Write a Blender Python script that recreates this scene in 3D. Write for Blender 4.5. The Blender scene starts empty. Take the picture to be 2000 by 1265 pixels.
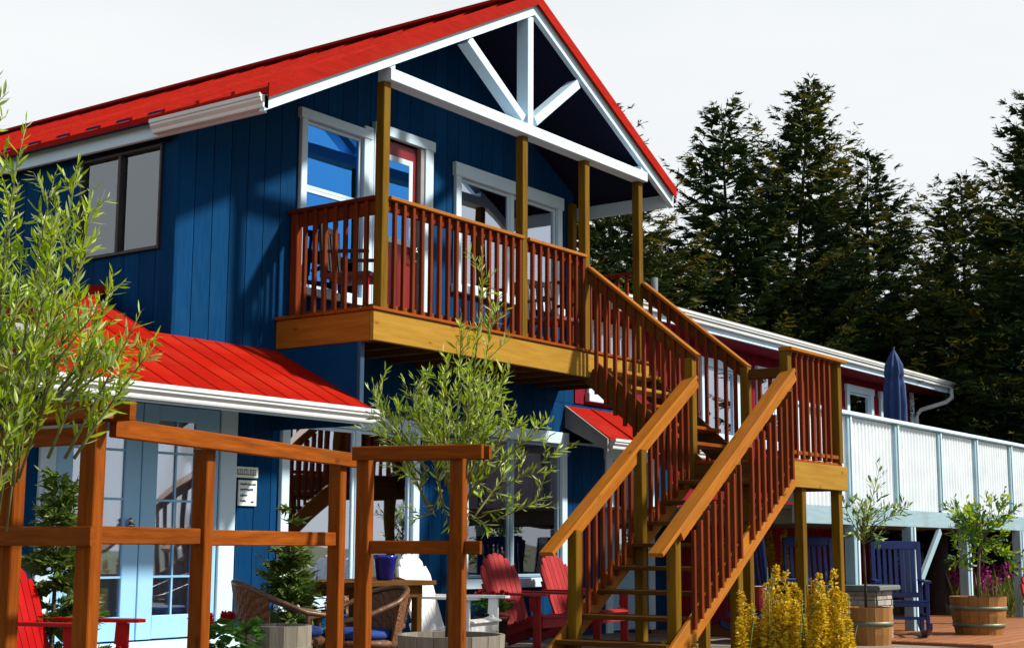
import bpy, bmesh, math, random
import numpy as np
from mathutils import Vector, Matrix, Euler

random.seed(7)
scene = bpy.context.scene
col = scene.collection

# ------------------------------------------------------------------ camera
EYE = Vector((0.0, 0.0, 1.0))
YAW, PITCH, ROLL = math.radians(35.787), math.radians(8.655), math.radians(0.253)
fwd = Vector((math.cos(YAW) * math.cos(PITCH), math.sin(YAW) * math.cos(PITCH), math.sin(PITCH)))
rgt = Vector((math.sin(YAW), -math.cos(YAW), 0.0))
upv = rgt.cross(fwd)
r2 = rgt * math.cos(ROLL) + upv * math.sin(ROLL)
u2 = -rgt * math.sin(ROLL) + upv * math.cos(ROLL)
cam_data = bpy.data.cameras.new("camera")
cam = bpy.data.objects.new("camera", cam_data)
col.objects.link(cam)
cam.matrix_world = Matrix(((r2.x, u2.x, -fwd.x, EYE.x), (r2.y, u2.y, -fwd.y, EYE.y), (r2.z, u2.z, -fwd.z, EYE.z), (0, 0, 0, 1)))
cam_data.sensor_width = 36.0
cam_data.lens = 50.99
cam_data.clip_start = 0.05
cam_data.clip_end = 6000
scene.camera = cam

# ------------------------------------------------------------------ sky and sun
SUN = Vector((0.62, -1.0, 1.0)).normalized()
world = bpy.data.worlds.new("World")
scene.world = world
world.use_nodes = True
wt = world.node_tree
wt.nodes.clear()
w_out = wt.nodes.new("ShaderNodeOutputWorld")
w_bg = wt.nodes.new("ShaderNodeBackground")
w_sky = wt.nodes.new("ShaderNodeTexSky")
w_sky.sky_type = 'NISHITA'
w_sky.sun_disc = False
w_sky.sun_elevation = math.asin(SUN.z)
w_sky.sun_rotation = math.atan2(SUN.x, SUN.y)
w_sky.air_density = 1.0
w_sky.dust_density = 1.0
w_sky.ozone_density = 1.0
# thin high cloud over the whole sky, with soft drifts
w_tc = wt.nodes.new("ShaderNodeTexCoord")
w_map = wt.nodes.new("ShaderNodeMapping")
w_map.inputs['Scale'].default_value = (1.3, 1.3, 4.0)
w_noise = wt.nodes.new("ShaderNodeTexNoise")
w_noise.inputs['Scale'].default_value = 2.2
w_noise.inputs['Detail'].default_value = 5
w_ramp = wt.nodes.new("ShaderNodeMapRange")
w_ramp.inputs['From Min'].default_value = 0.35
w_ramp.inputs['From Max'].default_value = 0.65
w_ramp.inputs['To Min'].default_value = 0.93
w_ramp.inputs['To Max'].default_value = 1.0
w_sep = wt.nodes.new("ShaderNodeSeparateXYZ")
w_el = wt.nodes.new("ShaderNodeMapRange")
w_el.interpolation_type = 'SMOOTHSTEP'
w_el.inputs['From Min'].default_value = 0.30
w_el.inputs['From Max'].default_value = 0.75
w_el.inputs['To Min'].default_value = 0.97
w_el.inputs['To Max'].default_value = 0.10
w_fac = wt.nodes.new("ShaderNodeMath")
w_fac.operation = 'MULTIPLY'
w_mix = wt.nodes.new("ShaderNodeMix")
w_mix.data_type = 'RGBA'
w_mix.inputs[7].default_value = (10.2, 10.5, 10.6, 1)
wt.links.new(w_tc.outputs['Generated'], w_map.inputs['Vector'])
wt.links.new(w_map.outputs['Vector'], w_noise.inputs['Vector'])
wt.links.new(w_noise.outputs['Fac'], w_ramp.inputs['Value'])
wt.links.new(w_tc.outputs['Generated'], w_sep.inputs[0])
wt.links.new(w_sep.outputs['Z'], w_el.inputs['Value'])
wt.links.new(w_el.outputs['Result'], w_fac.inputs[0])
wt.links.new(w_ramp.outputs['Result'], w_fac.inputs[1])
wt.links.new(w_fac.outputs[0], w_mix.inputs[0])
wt.links.new(w_sky.outputs['Color'], w_mix.inputs[6])
wt.links.new(w_mix.outputs[2], w_bg.inputs['Color'])
w_bg.inputs['Strength'].default_value = 0.0645
wt.links.new(w_bg.outputs['Background'], w_out.inputs['Surface'])

sun_data = bpy.data.lights.new("sun", 'SUN')
sun_data.energy = 5.0
sun_data.angle = math.radians(3.5)
sun_data.color = (1.0, 0.92, 0.78)
sun = bpy.data.objects.new("sun", sun_data)
col.objects.link(sun)
sun.rotation_euler = SUN.to_track_quat('Z', 'Y').to_euler()
sun.location = (10, -20, 25)

vs = scene.view_settings
vs.view_transform = 'Standard'
vs.look = 'None'
vs.exposure = 0.54
vs.gamma = 1.0
vs.use_curve_mapping = False

# ------------------------------------------------------------------ materials
MATS = {}


def mat(name, c1, c2=None, rough=0.6, scale=6.0, grain=False, bump=0.15, rnd=0.0, spec=0.4,
        knots=None, trans=0.0, metal=0.0, coat=0.0, dirt=None, detail=5.0):
    """Principled material: two tones by noise, optional grain along local X, per object value shift."""
    c2 = c2 or tuple(v * 0.75 for v in c1)
    m = bpy.data.materials.new(name)
    m.use_nodes = True
    nt = m.node_tree
    N, L = nt.nodes, nt.links
    b = N['Principled BSDF']
    tc = N.new("ShaderNodeTexCoord")
    mp = N.new("ShaderNodeMapping")
    mp.inputs['Scale'].default_value = (1.2, 14, 14) if grain else (1, 1, 1)
    oi = N.new("ShaderNodeObjectInfo")
    addv = N.new("ShaderNodeVectorMath")
    addv.operation = 'ADD'
    mul = N.new("ShaderNodeMath")
    mul.operation = 'MULTIPLY'
    mul.inputs[1].default_value = 37.0
    L.new(oi.outputs['Random'], mul.inputs[0])
    L.new(tc.outputs['Object'], mp.inputs['Vector'])
    L.new(mp.outputs['Vector'], addv.inputs[0])
    L.new(mul.outputs[0], addv.inputs[1])
    nz = N.new("ShaderNodeTexNoise")
    nz.inputs['Scale'].default_value = scale
    nz.inputs['Detail'].default_value = detail
    nz.inputs['Roughness'].default_value = 0.6
    L.new(addv.outputs[0], nz.inputs['Vector'])
    mr = N.new("ShaderNodeMapRange")
    mr.inputs['From Min'].default_value = 0.3
    mr.inputs['From Max'].default_value = 0.7
    L.new(nz.outputs['Fac'], mr.inputs['Value'])
    mx = N.new("ShaderNodeMix")
    mx.data_type = 'RGBA'
    mx.inputs[6].default_value = (*c1, 1)
    c2 = c2 or tuple(v * 0.75 for v in c1)
    mx.inputs[7].default_value = (*c2, 1)
    L.new(mr.outputs['Result'], mx.inputs[0])
    out = mx.outputs[2]
    if knots:
        vo = N.new("ShaderNodeTexVoronoi")
        vo.inputs['Scale'].default_value = 2.6
        mp2 = N.new("ShaderNodeMapping")
        mp2.inputs['Scale'].default_value = (1.0, 2.6, 2.6)
        L.new(tc.outputs['Object'], mp2.inputs['Vector'])
        av2 = N.new("ShaderNodeVectorMath")
        av2.operation = 'ADD'
        L.new(mp2.outputs['Vector'], av2.inputs[0])
        L.new(mul.outputs[0], av2.inputs[1])
        L.new(av2.outputs[0], vo.inputs['Vector'])
        kr = N.new("ShaderNodeMapRange")
        kr.inputs['From Min'].default_value = 0.05
        kr.inputs['From Max'].default_value = 0.13
        kr.inputs['To Min'].default_value = 0.85
        kr.inputs['To Max'].default_value = 0.0
        L.new(vo.outputs['Distance'], kr.inputs['Value'])
        mk = N.new("ShaderNodeMix")
        mk.data_type = 'RGBA'
        mk.inputs[7].default_value = (*knots, 1)
        L.new(kr.outputs['Result'], mk.inputs[0])
        L.new(out, mk.inputs[6])
        out = mk.outputs[2]
    if dirt:
        nd = N.new("ShaderNodeTexNoise")
        nd.inputs['Scale'].default_value = 1.7
        nd.inputs['Detail'].default_value = 8
        L.new(tc.outputs['Object'], nd.inputs['Vector'])
        dr = N.new("ShaderNodeMapRange")
        dr.inputs['From Min'].default_value = 0.52
        dr.inputs['From Max'].default_value = 0.75
        dr.inputs['To Max'].default_value = 0.7
        L.new(nd.outputs['Fac'], dr.inputs['Value'])
        md = N.new("ShaderNodeMix")
        md.data_type = 'RGBA'
        md.inputs[7].default_value = (*dirt, 1)
        L.new(dr.outputs['Result'], md.inputs[0])
        L.new(out, md.inputs[6])
        out = md.outputs[2]
    if rnd > 0:
        hs = N.new("ShaderNodeHueSaturation")
        rr = N.new("ShaderNodeMapRange")
        rr.inputs['To Min'].default_value = 1 - rnd
        rr.inputs['To Max'].default_value = 1 + rnd
        L.new(oi.outputs['Random'], rr.inputs['Value'])
        L.new(rr.outputs['Result'], hs.inputs['Value'])
        L.new(out, hs.inputs['Color'])
        out = hs.outputs['Color']
    L.new(out, b.inputs['Base Color'])
    b.inputs['Roughness'].default_value = rough
    b.inputs['Specular IOR Level'].default_value = spec
    b.inputs['Metallic'].default_value = metal
    b.inputs['Coat Weight'].default_value = coat
    if bump > 0:
        bp = N.new("ShaderNodeBump")
        bp.inputs['Strength'].default_value = bump
        bp.inputs['Distance'].default_value = 0.01
        L.new(nz.outputs['Fac'], bp.inputs['Height'])
        L.new(bp.outputs['Normal'], b.inputs['Normal'])
    if trans > 0:
        tr = N.new("ShaderNodeBsdfTranslucent")
        L.new(out, tr.inputs['Color'])
        ms = N.new("ShaderNodeMixShader")
        ms.inputs[0].default_value = trans
        o = N['Material Output']
        L.new(b.outputs[0], ms.inputs[1])
        L.new(tr.outputs[0], ms.inputs[2])
        L.new(ms.outputs[0], o.inputs['Surface'])
    MATS[name] = m
    return m


def leaf_mat(name, c1, c2, rough=0.4, trans=0.3, spec=0.5, scale=9.0):
    return mat(name, c1, c2, rough=rough, scale=scale, bump=0.0, trans=trans, spec=spec, detail=2.0)


def glass(name, tint, refl, base):
    m = bpy.data.materials.new(name)
    m.use_nodes = True
    nt = m.node_tree
    N, L = nt.nodes, nt.links
    N.remove(N['Principled BSDF'])
    fr = N.new("ShaderNodeFresnel")
    fr.inputs['IOR'].default_value = 1.5
    mr = N.new("ShaderNodeMapRange")
    mr.inputs['To Min'].default_value = base
    mr.inputs['To Max'].default_value = 1.0
    L.new(fr.outputs[0], mr.inputs['Value'])
    gl = N.new("ShaderNodeBsdfGlossy")
    gl.inputs['Color'].default_value = (*refl, 1)
    gl.inputs['Roughness'].default_value = 0.015
    nz = N.new("ShaderNodeTexNoise")
    nz.inputs['Scale'].default_value = 1.4
    nz.inputs['Detail'].default_value = 1
    tc = N.new("ShaderNodeTexCoord")
    L.new(tc.outputs['Object'], nz.inputs['Vector'])
    bp = N.new("ShaderNodeBump")
    bp.inputs['Strength'].default_value = 0.06
    bp.inputs['Distance'].default_value = 0.05
    L.new(nz.outputs['Fac'], bp.inputs['Height'])
    L.new(bp.outputs['Normal'], gl.inputs['Normal'])
    tr = N.new("ShaderNodeBsdfTransparent")
    tr.inputs['Color'].default_value = (*tint, 1)
    ms = N.new("ShaderNodeMixShader")
    L.new(mr.outputs['Result'], ms.inputs[0])
    L.new(tr.outputs[0], ms.inputs[1])
    L.new(gl.outputs[0], ms.inputs[2])
    L.new(ms.outputs[0], N['Material Output'].inputs['Surface'])
    MATS[name] = m
    return m


mat('blue_siding', (0.0024, 0.044, 0.138), (0.0016, 0.032, 0.104), rough=0.8, scale=3.0, grain=True, bump=0.4, rnd=0.16, spec=0.04, dirt=(0.008, 0.054, 0.130))
mat('blue_trim', (0.0064, 0.048, 0.1088), rough=0.5)
mat('white_trim_shade_tint', (0.54, 0.71, 0.86), (0.48, 0.65, 0.80), rough=0.5, scale=2.0, bump=0.05, rnd=0.03, spec=0.15)  # white paint, with the blue cast of shade mixed into its colour
mat('gutter_white', (0.64, 0.68, 0.71), (0.54, 0.58, 0.61), rough=0.4, scale=1.5, bump=0.03, spec=0.25)
mat('soffit_grey', (0.2688, 0.2688, 0.2752), (0.2176, 0.2112, 0.2176), rough=0.7)
mat('roof_red', (0.33, 0.0075, 0.0015), (0.23, 0.005, 0.001), rough=0.7, scale=2.2, grain=True, bump=0.08, rnd=0.10, spec=0.05, dirt=(0.34, 0.022, 0.009))
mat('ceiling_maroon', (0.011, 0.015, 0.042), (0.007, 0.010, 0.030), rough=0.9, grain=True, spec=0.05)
mat('cedar', (0.256, 0.0672, 0.0064), (0.1664, 0.0352, 0.00384), rough=0.6, scale=2.4, grain=True, bump=0.35, rnd=0.18, knots=(0.064, 0.01408, 0.00256), spec=0.06, dirt=(0.16, 0.06, 0.014))
mat('trellis_cedar', (0.215, 0.055, 0.005), (0.115, 0.026, 0.0025), rough=0.65, scale=2.8, grain=True, bump=0.5, rnd=0.22, knots=(0.05, 0.012, 0.003), spec=0.05, dirt=(0.13, 0.050, 0.012))
mat('baluster_cedar', (0.1664, 0.03072, 0.00768), (0.096, 0.01536, 0.00384), rough=0.6, scale=2.4, grain=True, bump=0.3, rnd=0.22, spec=0.06, dirt=(0.09, 0.025, 0.008))
mat('post_wood', (0.1664, 0.0928, 0.00512), (0.096, 0.04608, 0.0032), rough=0.65, scale=2.0, grain=True, bump=0.35, rnd=0.15, knots=(0.0448, 0.01408, 0.00256), spec=0.06, dirt=(0.12, 0.075, 0.012))
mat('rim_wood', (0.3328, 0.192, 0.0288), (0.256, 0.1344, 0.01792), rough=0.6, scale=1.6, grain=True, bump=0.25, rnd=0.06, knots=(0.1536, 0.064, 0.0096), spec=0.05)
mat('handrail_wood', (0.3456, 0.128, 0.01408), (0.2432, 0.0768, 0.00704), rough=0.55, scale=2.0, grain=True, bump=0.3, rnd=0.1, knots=(0.096, 0.0288, 0.00512), spec=0.06, dirt=(0.24, 0.10, 0.018))
mat('tread_wood', (0.1088, 0.048, 0.0096), (0.064, 0.0256, 0.00576), rough=0.65, scale=2.0, grain=True, bump=0.4, rnd=0.2, spec=0.06, dirt=(0.10, 0.055, 0.016))
mat('deck_plank', (0.2944, 0.1088, 0.0352), (0.2176, 0.0736, 0.0256), rough=0.6, scale=2.0, grain=True, bump=0.3, rnd=0.12)
mat('door_white_shade_tint', (0.30, 0.56, 0.84), (0.26, 0.51, 0.78), rough=0.45, scale=1.5, bump=0.02, spec=0.12)  # white door; blue of the porch shade is put into the base colour
mat('door_red', (0.192, 0.00512, 0.01408), (0.1536, 0.00384, 0.01152), rough=0.35, scale=2, bump=0.05)
mat('barn_red', (0.19, 0.008, 0.022), (0.14, 0.006, 0.017), rough=0.7, scale=3.0, grain=True, bump=0.3, rnd=0.14, spec=0.05)
mat('moss_roof', (0.0832, 0.064, 0.0256), (0.0448, 0.0512, 0.016), rough=0.95, scale=9.0, bump=0.6, detail=9)
mat('pale_blue_paint', (0.27, 0.40, 0.48), (0.21, 0.33, 0.41), rough=0.6, scale=2.5, grain=True, bump=0.15, rnd=0.08, spec=0.15, dirt=(0.18, 0.24, 0.26))
mat('panel_white', (0.72, 0.80, 0.86), (0.60, 0.68, 0.76), rough=0.5, scale=3.0, bump=0.05, spec=0.15)
mat('chair_red', (0.36, 0.004, 0.005), (0.28, 0.003, 0.004), rough=0.4, scale=3, bump=0.05, rnd=0.06, spec=0.15)
mat('chair_red_faded', (0.34, 0.028, 0.032), (0.28, 0.018, 0.024), rough=0.5, scale=3, bump=0.08, rnd=0.10, spec=0.15)
mat('chair_white', (0.78, 0.80, 0.82), (0.70, 0.73, 0.76), rough=0.4, scale=3, bump=0.05, rnd=0.04)
mat('chair_blue', (0.00384, 0.0224, 0.1664), (0.0032, 0.01792, 0.128), rough=0.35, scale=3, bump=0.05, rnd=0.1)
mat('wicker', (0.1664, 0.0672, 0.0224), (0.064, 0.0224, 0.00768), rough=0.5, scale=45.0, bump=0.9, detail=2)
mat('wicker_rim', (0.128, 0.064, 0.0288), (0.064, 0.0288, 0.0128), rough=0.35, scale=20, bump=0.4)
mat('cushion_blue', (0.0064, 0.0384, 0.2304), (0.00512, 0.0288, 0.1792), rough=0.8, scale=14, bump=0.2)
mat('pot_blue', (0.00384, 0.01408, 0.2304), (0.0032, 0.01152, 0.1792), rough=0.12, scale=3, bump=0.0, coat=0.6)
mat('pot_brown', (0.0576, 0.0192, 0.0096), (0.032, 0.01152, 0.0064), rough=0.6, scale=5)
mat('stave_grey', (0.2304, 0.2112, 0.1792), (0.1536, 0.1344, 0.1088), rough=0.8, scale=2.2, grain=True, bump=0.5, rnd=0.15)
mat('stave_oak', (0.288, 0.1344, 0.0288), (0.2112, 0.0896, 0.01792), rough=0.6, scale=2.2, grain=True, bump=0.35, rnd=0.12)
mat('hoop', (0.1408, 0.1728, 0.128), (0.096, 0.1088, 0.0768), rough=0.5, scale=8, metal=0.3)
mat('soil', (0.032, 0.0224, 0.016), (0.0128, 0.0096, 0.0064), rough=0.95, scale=18, bump=0.9)
mat('stone_light', (0.3584, 0.3392, 0.3072), (0.2432, 0.2304, 0.2112), rough=0.9, scale=9, bump=0.7, rnd=0.2)
mat('stone_grey', (0.128, 0.1472, 0.16), (0.0896, 0.1024, 0.1152), rough=0.8, scale=9, bump=0.4)
mat('stone_mortar', (0.1024, 0.096, 0.0896), rough=0.95, scale=20, bump=0.4)
mat('umbrella_blue', (0.00768, 0.0384, 0.1536), (0.00512, 0.0288, 0.1216), rough=0.75, scale=10, bump=0.2)
mat('metal_dark', (0.0192, 0.0192, 0.0192), rough=0.4, metal=0.7)
mat('metal_steel', (0.352, 0.3392, 0.3072), rough=0.25, metal=1.0, bump=0.0)
mat('bark_brown', (0.0832, 0.048, 0.0256), (0.0384, 0.0224, 0.0128), rough=0.9, scale=14, bump=0.9)
mat('bark_dark', (0.0192, 0.01664, 0.01664), (0.00896, 0.00768, 0.00896), rough=0.95, scale=9, bump=1.0)
mat('bark_pale', (0.1536, 0.1216, 0.0768), (0.0832, 0.064, 0.0384), rough=0.85, scale=18, bump=0.5)
mat('curtain_white', (0.74, 0.80, 0.84), (0.66, 0.72, 0.78), rough=0.9, scale=10, bump=0.1, trans=0.25)
mat('curtain_teal', (0.064, 0.2176, 0.2304), (0.0448, 0.1664, 0.1792), rough=0.9, scale=10, bump=0.1, trans=0.2)
mat('blind_beige', (0.34, 0.33, 0.28), (0.28, 0.27, 0.23), rough=0.85, scale=3, bump=0.02)
mat('sash_dark', (0.0224, 0.016, 0.0192), rough=0.5)
mat('interior', (0.1024, 0.0768, 0.064), (0.0768, 0.0576, 0.0512), rough=0.9, scale=1.5)
mat('interior_rose', (0.192, 0.0576, 0.0768), (0.1536, 0.0448, 0.064), rough=0.9, scale=1.5)
mat('paper', (0.74, 0.80, 0.78), (0.66, 0.74, 0.74), rough=0.8, scale=9, bump=0.02)
mat('ink_blue', (0.0128, 0.1024, 0.2048), rough=0.7)
mat('ink_dark', (0.032, 0.064, 0.0896), rough=0.7)
mat('stripe_red', (0.32, 0.0128, 0.0192), rough=0.8)
mat('stripe_white', (0.78, 0.76, 0.72), rough=0.8)
mat('grass', (0.048, 0.0704, 0.01408), (0.0768, 0.0704, 0.0224), rough=0.95, scale=3.5, bump=0.6, detail=9)
mat('gravel', (0.1728, 0.1408, 0.1088), (0.1088, 0.0896, 0.0704), rough=0.95, scale=24, bump=0.8, detail=9)
mat('concrete', (0.24, 0.205, 0.17), (0.16, 0.135, 0.11), rough=0.9, scale=4, bump=0.25, detail=9)
mat('twig_green', (0.14, 0.15, 0.04), (0.10, 0.085, 0.03), rough=0.8, scale=14, bump=0.3)
leaf_mat('willow_leaf', (0.19, 0.35, 0.006), (0.38, 0.47, 0.014), rough=0.42, trans=0.5, spec=0.3)
leaf_mat('willow_leaf_silver', (0.56, 0.66, 0.28), (0.38, 0.52, 0.10), rough=0.38, trans=0.35, spec=0.45)
leaf_mat('spruce_needle', (0.012, 0.036, 0.013), (0.028, 0.044, 0.009), rough=0.7, trans=0.12, spec=0.10, scale=0.6)
leaf_mat('spruce_sunlit', (0.085, 0.105, 0.009), (0.135, 0.090, 0.008), rough=0.7, trans=0.3, spec=0.10, scale=0.9)  # sunlit yellow of the upper outline, put into the needle colour
leaf_mat('young_spruce', (0.045, 0.105, 0.014), (0.10, 0.145, 0.018), rough=0.5, trans=0.25, scale=6)
leaf_mat('plant_green', (0.034, 0.119, 0.0153), (0.0765, 0.187, 0.0255), rough=0.45, trans=0.3, scale=8)
leaf_mat('flower_yellow', (0.78, 0.52, 0.010), (0.46, 0.36, 0.012), rough=0.6, trans=0.35, scale=30)
leaf_mat('flower_red', (0.4675, 0.0085, 0.01275), (0.357, 0.0068, 0.017), rough=0.5, trans=0.2)
leaf_mat('flower_magenta', (0.4675, 0.0255, 0.272), (0.34, 0.0255, 0.221), rough=0.6, trans=0.3)
leaf_mat('meadow_green', (0.119, 0.17, 0.0255), (0.17, 0.1955, 0.0425), rough=0.6, trans=0.3, scale=3)
glass('glass_sky_tint', (0.30, 0.45, 0.62), (0.06, 0.36, 1.0), 0.62)  # gloss colour carries the blue of a reflected sky
glass('glass_clear', (0.85, 0.90, 0.94), (0.80, 0.86, 1.0), 0.52)
glass('glass_mid', (0.90, 0.94, 0.97), (0.82, 0.88, 1.0), 0.24)
glass('glass_dim', (0.85, 0.88, 0.88), (0.8, 0.85, 0.9), 0.16)

# ------------------------------------------------------------------ object helpers
WM = {}


def W(p):
    return WM.get(p.name, Matrix.Identity(4)) if p else Matrix.Identity(4)


def put(name, me, parent=None, world=None):
    o = bpy.data.objects.new(name, me)
    col.objects.link(o)
    world = world if world is not None else Matrix.Identity(4)
    if parent:
        o.parent = parent
        o.matrix_basis = W(parent).inverted() @ world
    else:
        o.matrix_basis = world
    WM[o.name] = world.copy()
    return o


def tag(o, label, cat, group=None):
    o['label'] = label
    o['category'] = cat
    if group:
        o['group'] = group
    return o


def thing(name, loc, label, cat, group=None):
    o = put(name, None, None, Matrix.Translation(Vector(loc)))
    o.empty_display_size = 0.2
    return tag(o, label, cat, group)


def struct(o):
    o['kind'] = 'structure'
    return o


def mesh(name, verts, faces, m, smooth=False):
    me = bpy.data.meshes.new(name)
    me.from_pydata([tuple(v) for v in verts], [], [tuple(f) for f in faces])
    me.materials.append(MATS[m] if isinstance(m, str) else m)
    if smooth:
        me.polygons.foreach_set('use_smooth', [True] * len(me.polygons))
    me.update()
    return me


def recalc(me):
    bm = bmesh.new()
    bm.from_mesh(me)
    bmesh.ops.recalc_face_normals(bm, faces=bm.faces)
    bm.to_mesh(me)
    bm.free()
    return me


def poly(name, verts, faces, m, parent=None, smooth=False, fix=True):
    """Mesh given in world coordinates; its origin is put at its centre."""
    vs_ = [Vector(v) for v in verts]
    c = sum(vs_, Vector()) / len(vs_)
    me = mesh(name, [v - c for v in vs_], faces, m, smooth)
    if fix:
        recalc(me)
    return put(name, me, parent, Matrix.Translation(c))


BEAMS = {}


def beam_mesh(Ln, w, h, m, ch):
    key = (round(Ln, 4), round(w, 4), round(h, 4), m, ch)
    if key in BEAMS:
        return BEAMS[key]
    c = min(ch, w * 0.3, h * 0.3)
    a, b = w / 2, h / 2
    prof = [(-a + c, -b), (a - c, -b), (a, -b + c), (a, b - c), (a - c, b), (-a + c, b), (-a, b - c), (-a, -b + c)]
    v = [(-Ln / 2, p, q) for p, q in prof] + [(Ln / 2, p, q) for p, q in prof]
    f = [tuple(range(7, -1, -1)), tuple(range(8, 16))]
    f += [(i, (i + 1) % 8, 8 + (i + 1) % 8, 8 + i) for i in range(8)]
    BEAMS[key] = mesh('piece', v, f, m)
    return BEAMS[key]


def beam(name, p0, p1, w, h, m, parent=None, up=(0, 0, 1), ch=0.005):
    """Board from p0 to p1 (centre line); w across, h along the up side; local X runs along it."""
    p0, p1 = Vector(p0), Vector(p1)
    x = (p1 - p0)
    Ln = x.length
    x.normalize()
    z = Vector(up)
    if abs(x.dot(z)) > 0.98:
        z = Vector((0, 1, 0))
    z = (z - x * x.dot(z)).normalized()
    y = z.cross(x)
    c = (p0 + p1) / 2
    M = Matrix(((x.x, y.x, z.x, c.x), (x.y, y.y, z.y, c.y), (x.z, y.z, z.z, c.z), (0, 0, 0, 1)))
    return put(name, beam_mesh(Ln, w, h, m, ch), parent, M)


def box(name, x, y, z, m, parent=None, ch=0.005):
    cx, cy, cz = sum(x) / 2, sum(y) / 2, sum(z) / 2
    dx, dy, dz = abs(x[1] - x[0]), abs(y[1] - y[0]), abs(z[1] - z[0])
    if dx >= dy and dx >= dz:
        return beam(name, (x[0], cy, cz), (x[1], cy, cz), dy, dz, m, parent, ch=ch)
    if dy >= dz:
        return beam(name, (cx, y[0], cz), (cx, y[1], cz), dx, dz, m, parent, ch=ch)
    return beam(name, (cx, cy, z[0]), (cx, cy, z[1]), dx, dy, m, parent, up=(0, 1, 0), ch=ch)


def raw_box(v, f, x0, x1, y0, y1, z00, z01, z10=None, z11=None):
    """Box whose top height may differ at x0 and x1 (z01 at x0, z11 at x1)."""
    z10 = z00 if z10 is None else z10
    z11 = z01 if z11 is None else z11
    n = len(v)
    v += [(x0, y0, z00), (x1, y0, z10), (x1, y1, z10), (x0, y1, z00), (x0, y0, z01), (x1, y0, z11), (x1, y1, z11), (x0, y1, z01)]
    f += [(n, n + 3, n + 2, n + 1), (n + 4, n + 5, n + 6, n + 7), (n, n + 1, n + 5, n + 4), (n + 1, n + 2, n + 6, n + 5), (n + 2, n + 3, n + 7, n + 6), (n + 3, n, n + 4, n + 7)]


def tube(name, pts, rad, m, parent=None, seg=8, smooth=True):
    v, f = tube_data(pts, rad, seg)
    return poly(name, v, f, m, parent, smooth, fix=False)


def tube_data(pts, rad, seg=8):
    pts = [Vector(p) for p in pts]
    v, f = [], []
    n = len(pts)
    prev = None
    for i, p in enumerate(pts):
        d = (pts[min(i + 1, n - 1)] - pts[max(i - 1, 0)]).normalized()
        a = prev if prev else Vector((0, 0, 1)) if abs(d.z) < 0.9 else Vector((1, 0, 0))
        a = (a - d * a.dot(d)).normalized()
        prev = a
        b = d.cross(a)
        r = rad[i] if isinstance(rad, (list, tuple)) else rad
        for k in range(seg):
            t = 2 * math.pi * k / seg
            v.append(p + a * (r * math.cos(t)) + b * (r * math.sin(t)))
    for i in range(n - 1):
        for k in range(seg):
            k2 = (k + 1) % seg
            f.append((i * seg + k, i * seg + k2, (i + 1) * seg + k2, (i + 1) * seg + k))
    f.append(tuple(range(seg - 1, -1, -1)))
    f.append(tuple((n - 1) * seg + k for k in range(seg)))
    return v, f


def lathe(name, prof, c, m, parent=None, seg=28, smooth=True):
    v, f = [], []
    for r, z in prof:
        for k in range(seg):
            t = 2 * math.pi * k / seg
            v.append((c[0] + r * math.cos(t), c[1] + r * math.sin(t), c[2] + z))
    for i in range(len(prof) - 1):
        for k in range(seg):
            k2 = (k + 1) % seg
            f.append((i * seg + k, i * seg + k2, (i + 1) * seg + k2, (i + 1) * seg + k))
    if prof[0][0] > 1e-4:
        f.append(tuple(range(seg - 1, -1, -1)))
    if prof[-1][0] > 1e-4:
        f.append(tuple((len(prof) - 1) * seg + k for k in range(seg)))
    return poly(name, v, f, m, parent, smooth, fix=False)


def place(root, loc, rz, sc=1.0):
    """Move a thing built at the world origin to its spot."""
    M = Matrix.Translation(Vector(loc)) @ Matrix.Rotation(rz, 4, 'Z') @ Matrix.Scale(sc, 4)
    root.matrix_basis = M
    WM[root.name] = M
    return root


def kids(o):
    return [c for c in bpy.data.objects if c.parent == o]


def dup(root, loc, rz, label, group=None, swap=None, sc=1.0):
    r = root.copy()
    col.objects.link(r)
    r['label'] = label
    if group:
        r['group'] = group
    for ch in kids(root):
        c = ch.copy()
        col.objects.link(c)
        c.parent = r
        if swap:
            c.data = swap_mesh(c.data, swap)
        for g in kids(ch):
            d = g.copy()
            col.objects.link(d)
            d.parent = c
            if swap:
                d.data = swap_mesh(d.data, swap)
    M = Matrix.Translation(Vector(loc)) @ Matrix.Rotation(rz, 4, 'Z') @ Matrix.Scale(sc, 4)
    r.matrix_basis = M
    return r


SW = {}


def swap_mesh(me, swap):
    n = me.materials[0].name
    if n not in swap:
        return me
    k = (me.name, swap[n])
    if k not in SW:
        c = me.copy()
        c.materials[0] = MATS[swap[n]]
        SW[k] = c
    return SW[k]


def extrude(name, prof, p0, p1, m, parent, out):
    """Extrude a 2D profile (u along horizontal `out`, v along z) from p0 to p1."""
    p0, p1, out = Vector(p0), Vector(p1), Vector(out)
    n = len(prof)
    v = [p + out * a + Vector((0, 0, b)) for p in (p0, p1) for a, b in prof]
    f = [tuple(range(n)), tuple(range(2 * n - 1, n - 1, -1))] + [(i, (i + 1) % n, n + (i + 1) % n, n + i) for i in range(n)]
    return poly(name, v, f, m, parent)


GUT = [(0, 0), (0.055, 0), (0.06, 0.012), (0.06, 0.03), (0.085, 0.055), (0.085, 0.075), (0.098, 0.08), (0.098, 0.11), (0.088, 0.11), (0.085, 0.10), (0, 0.10)]

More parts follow.
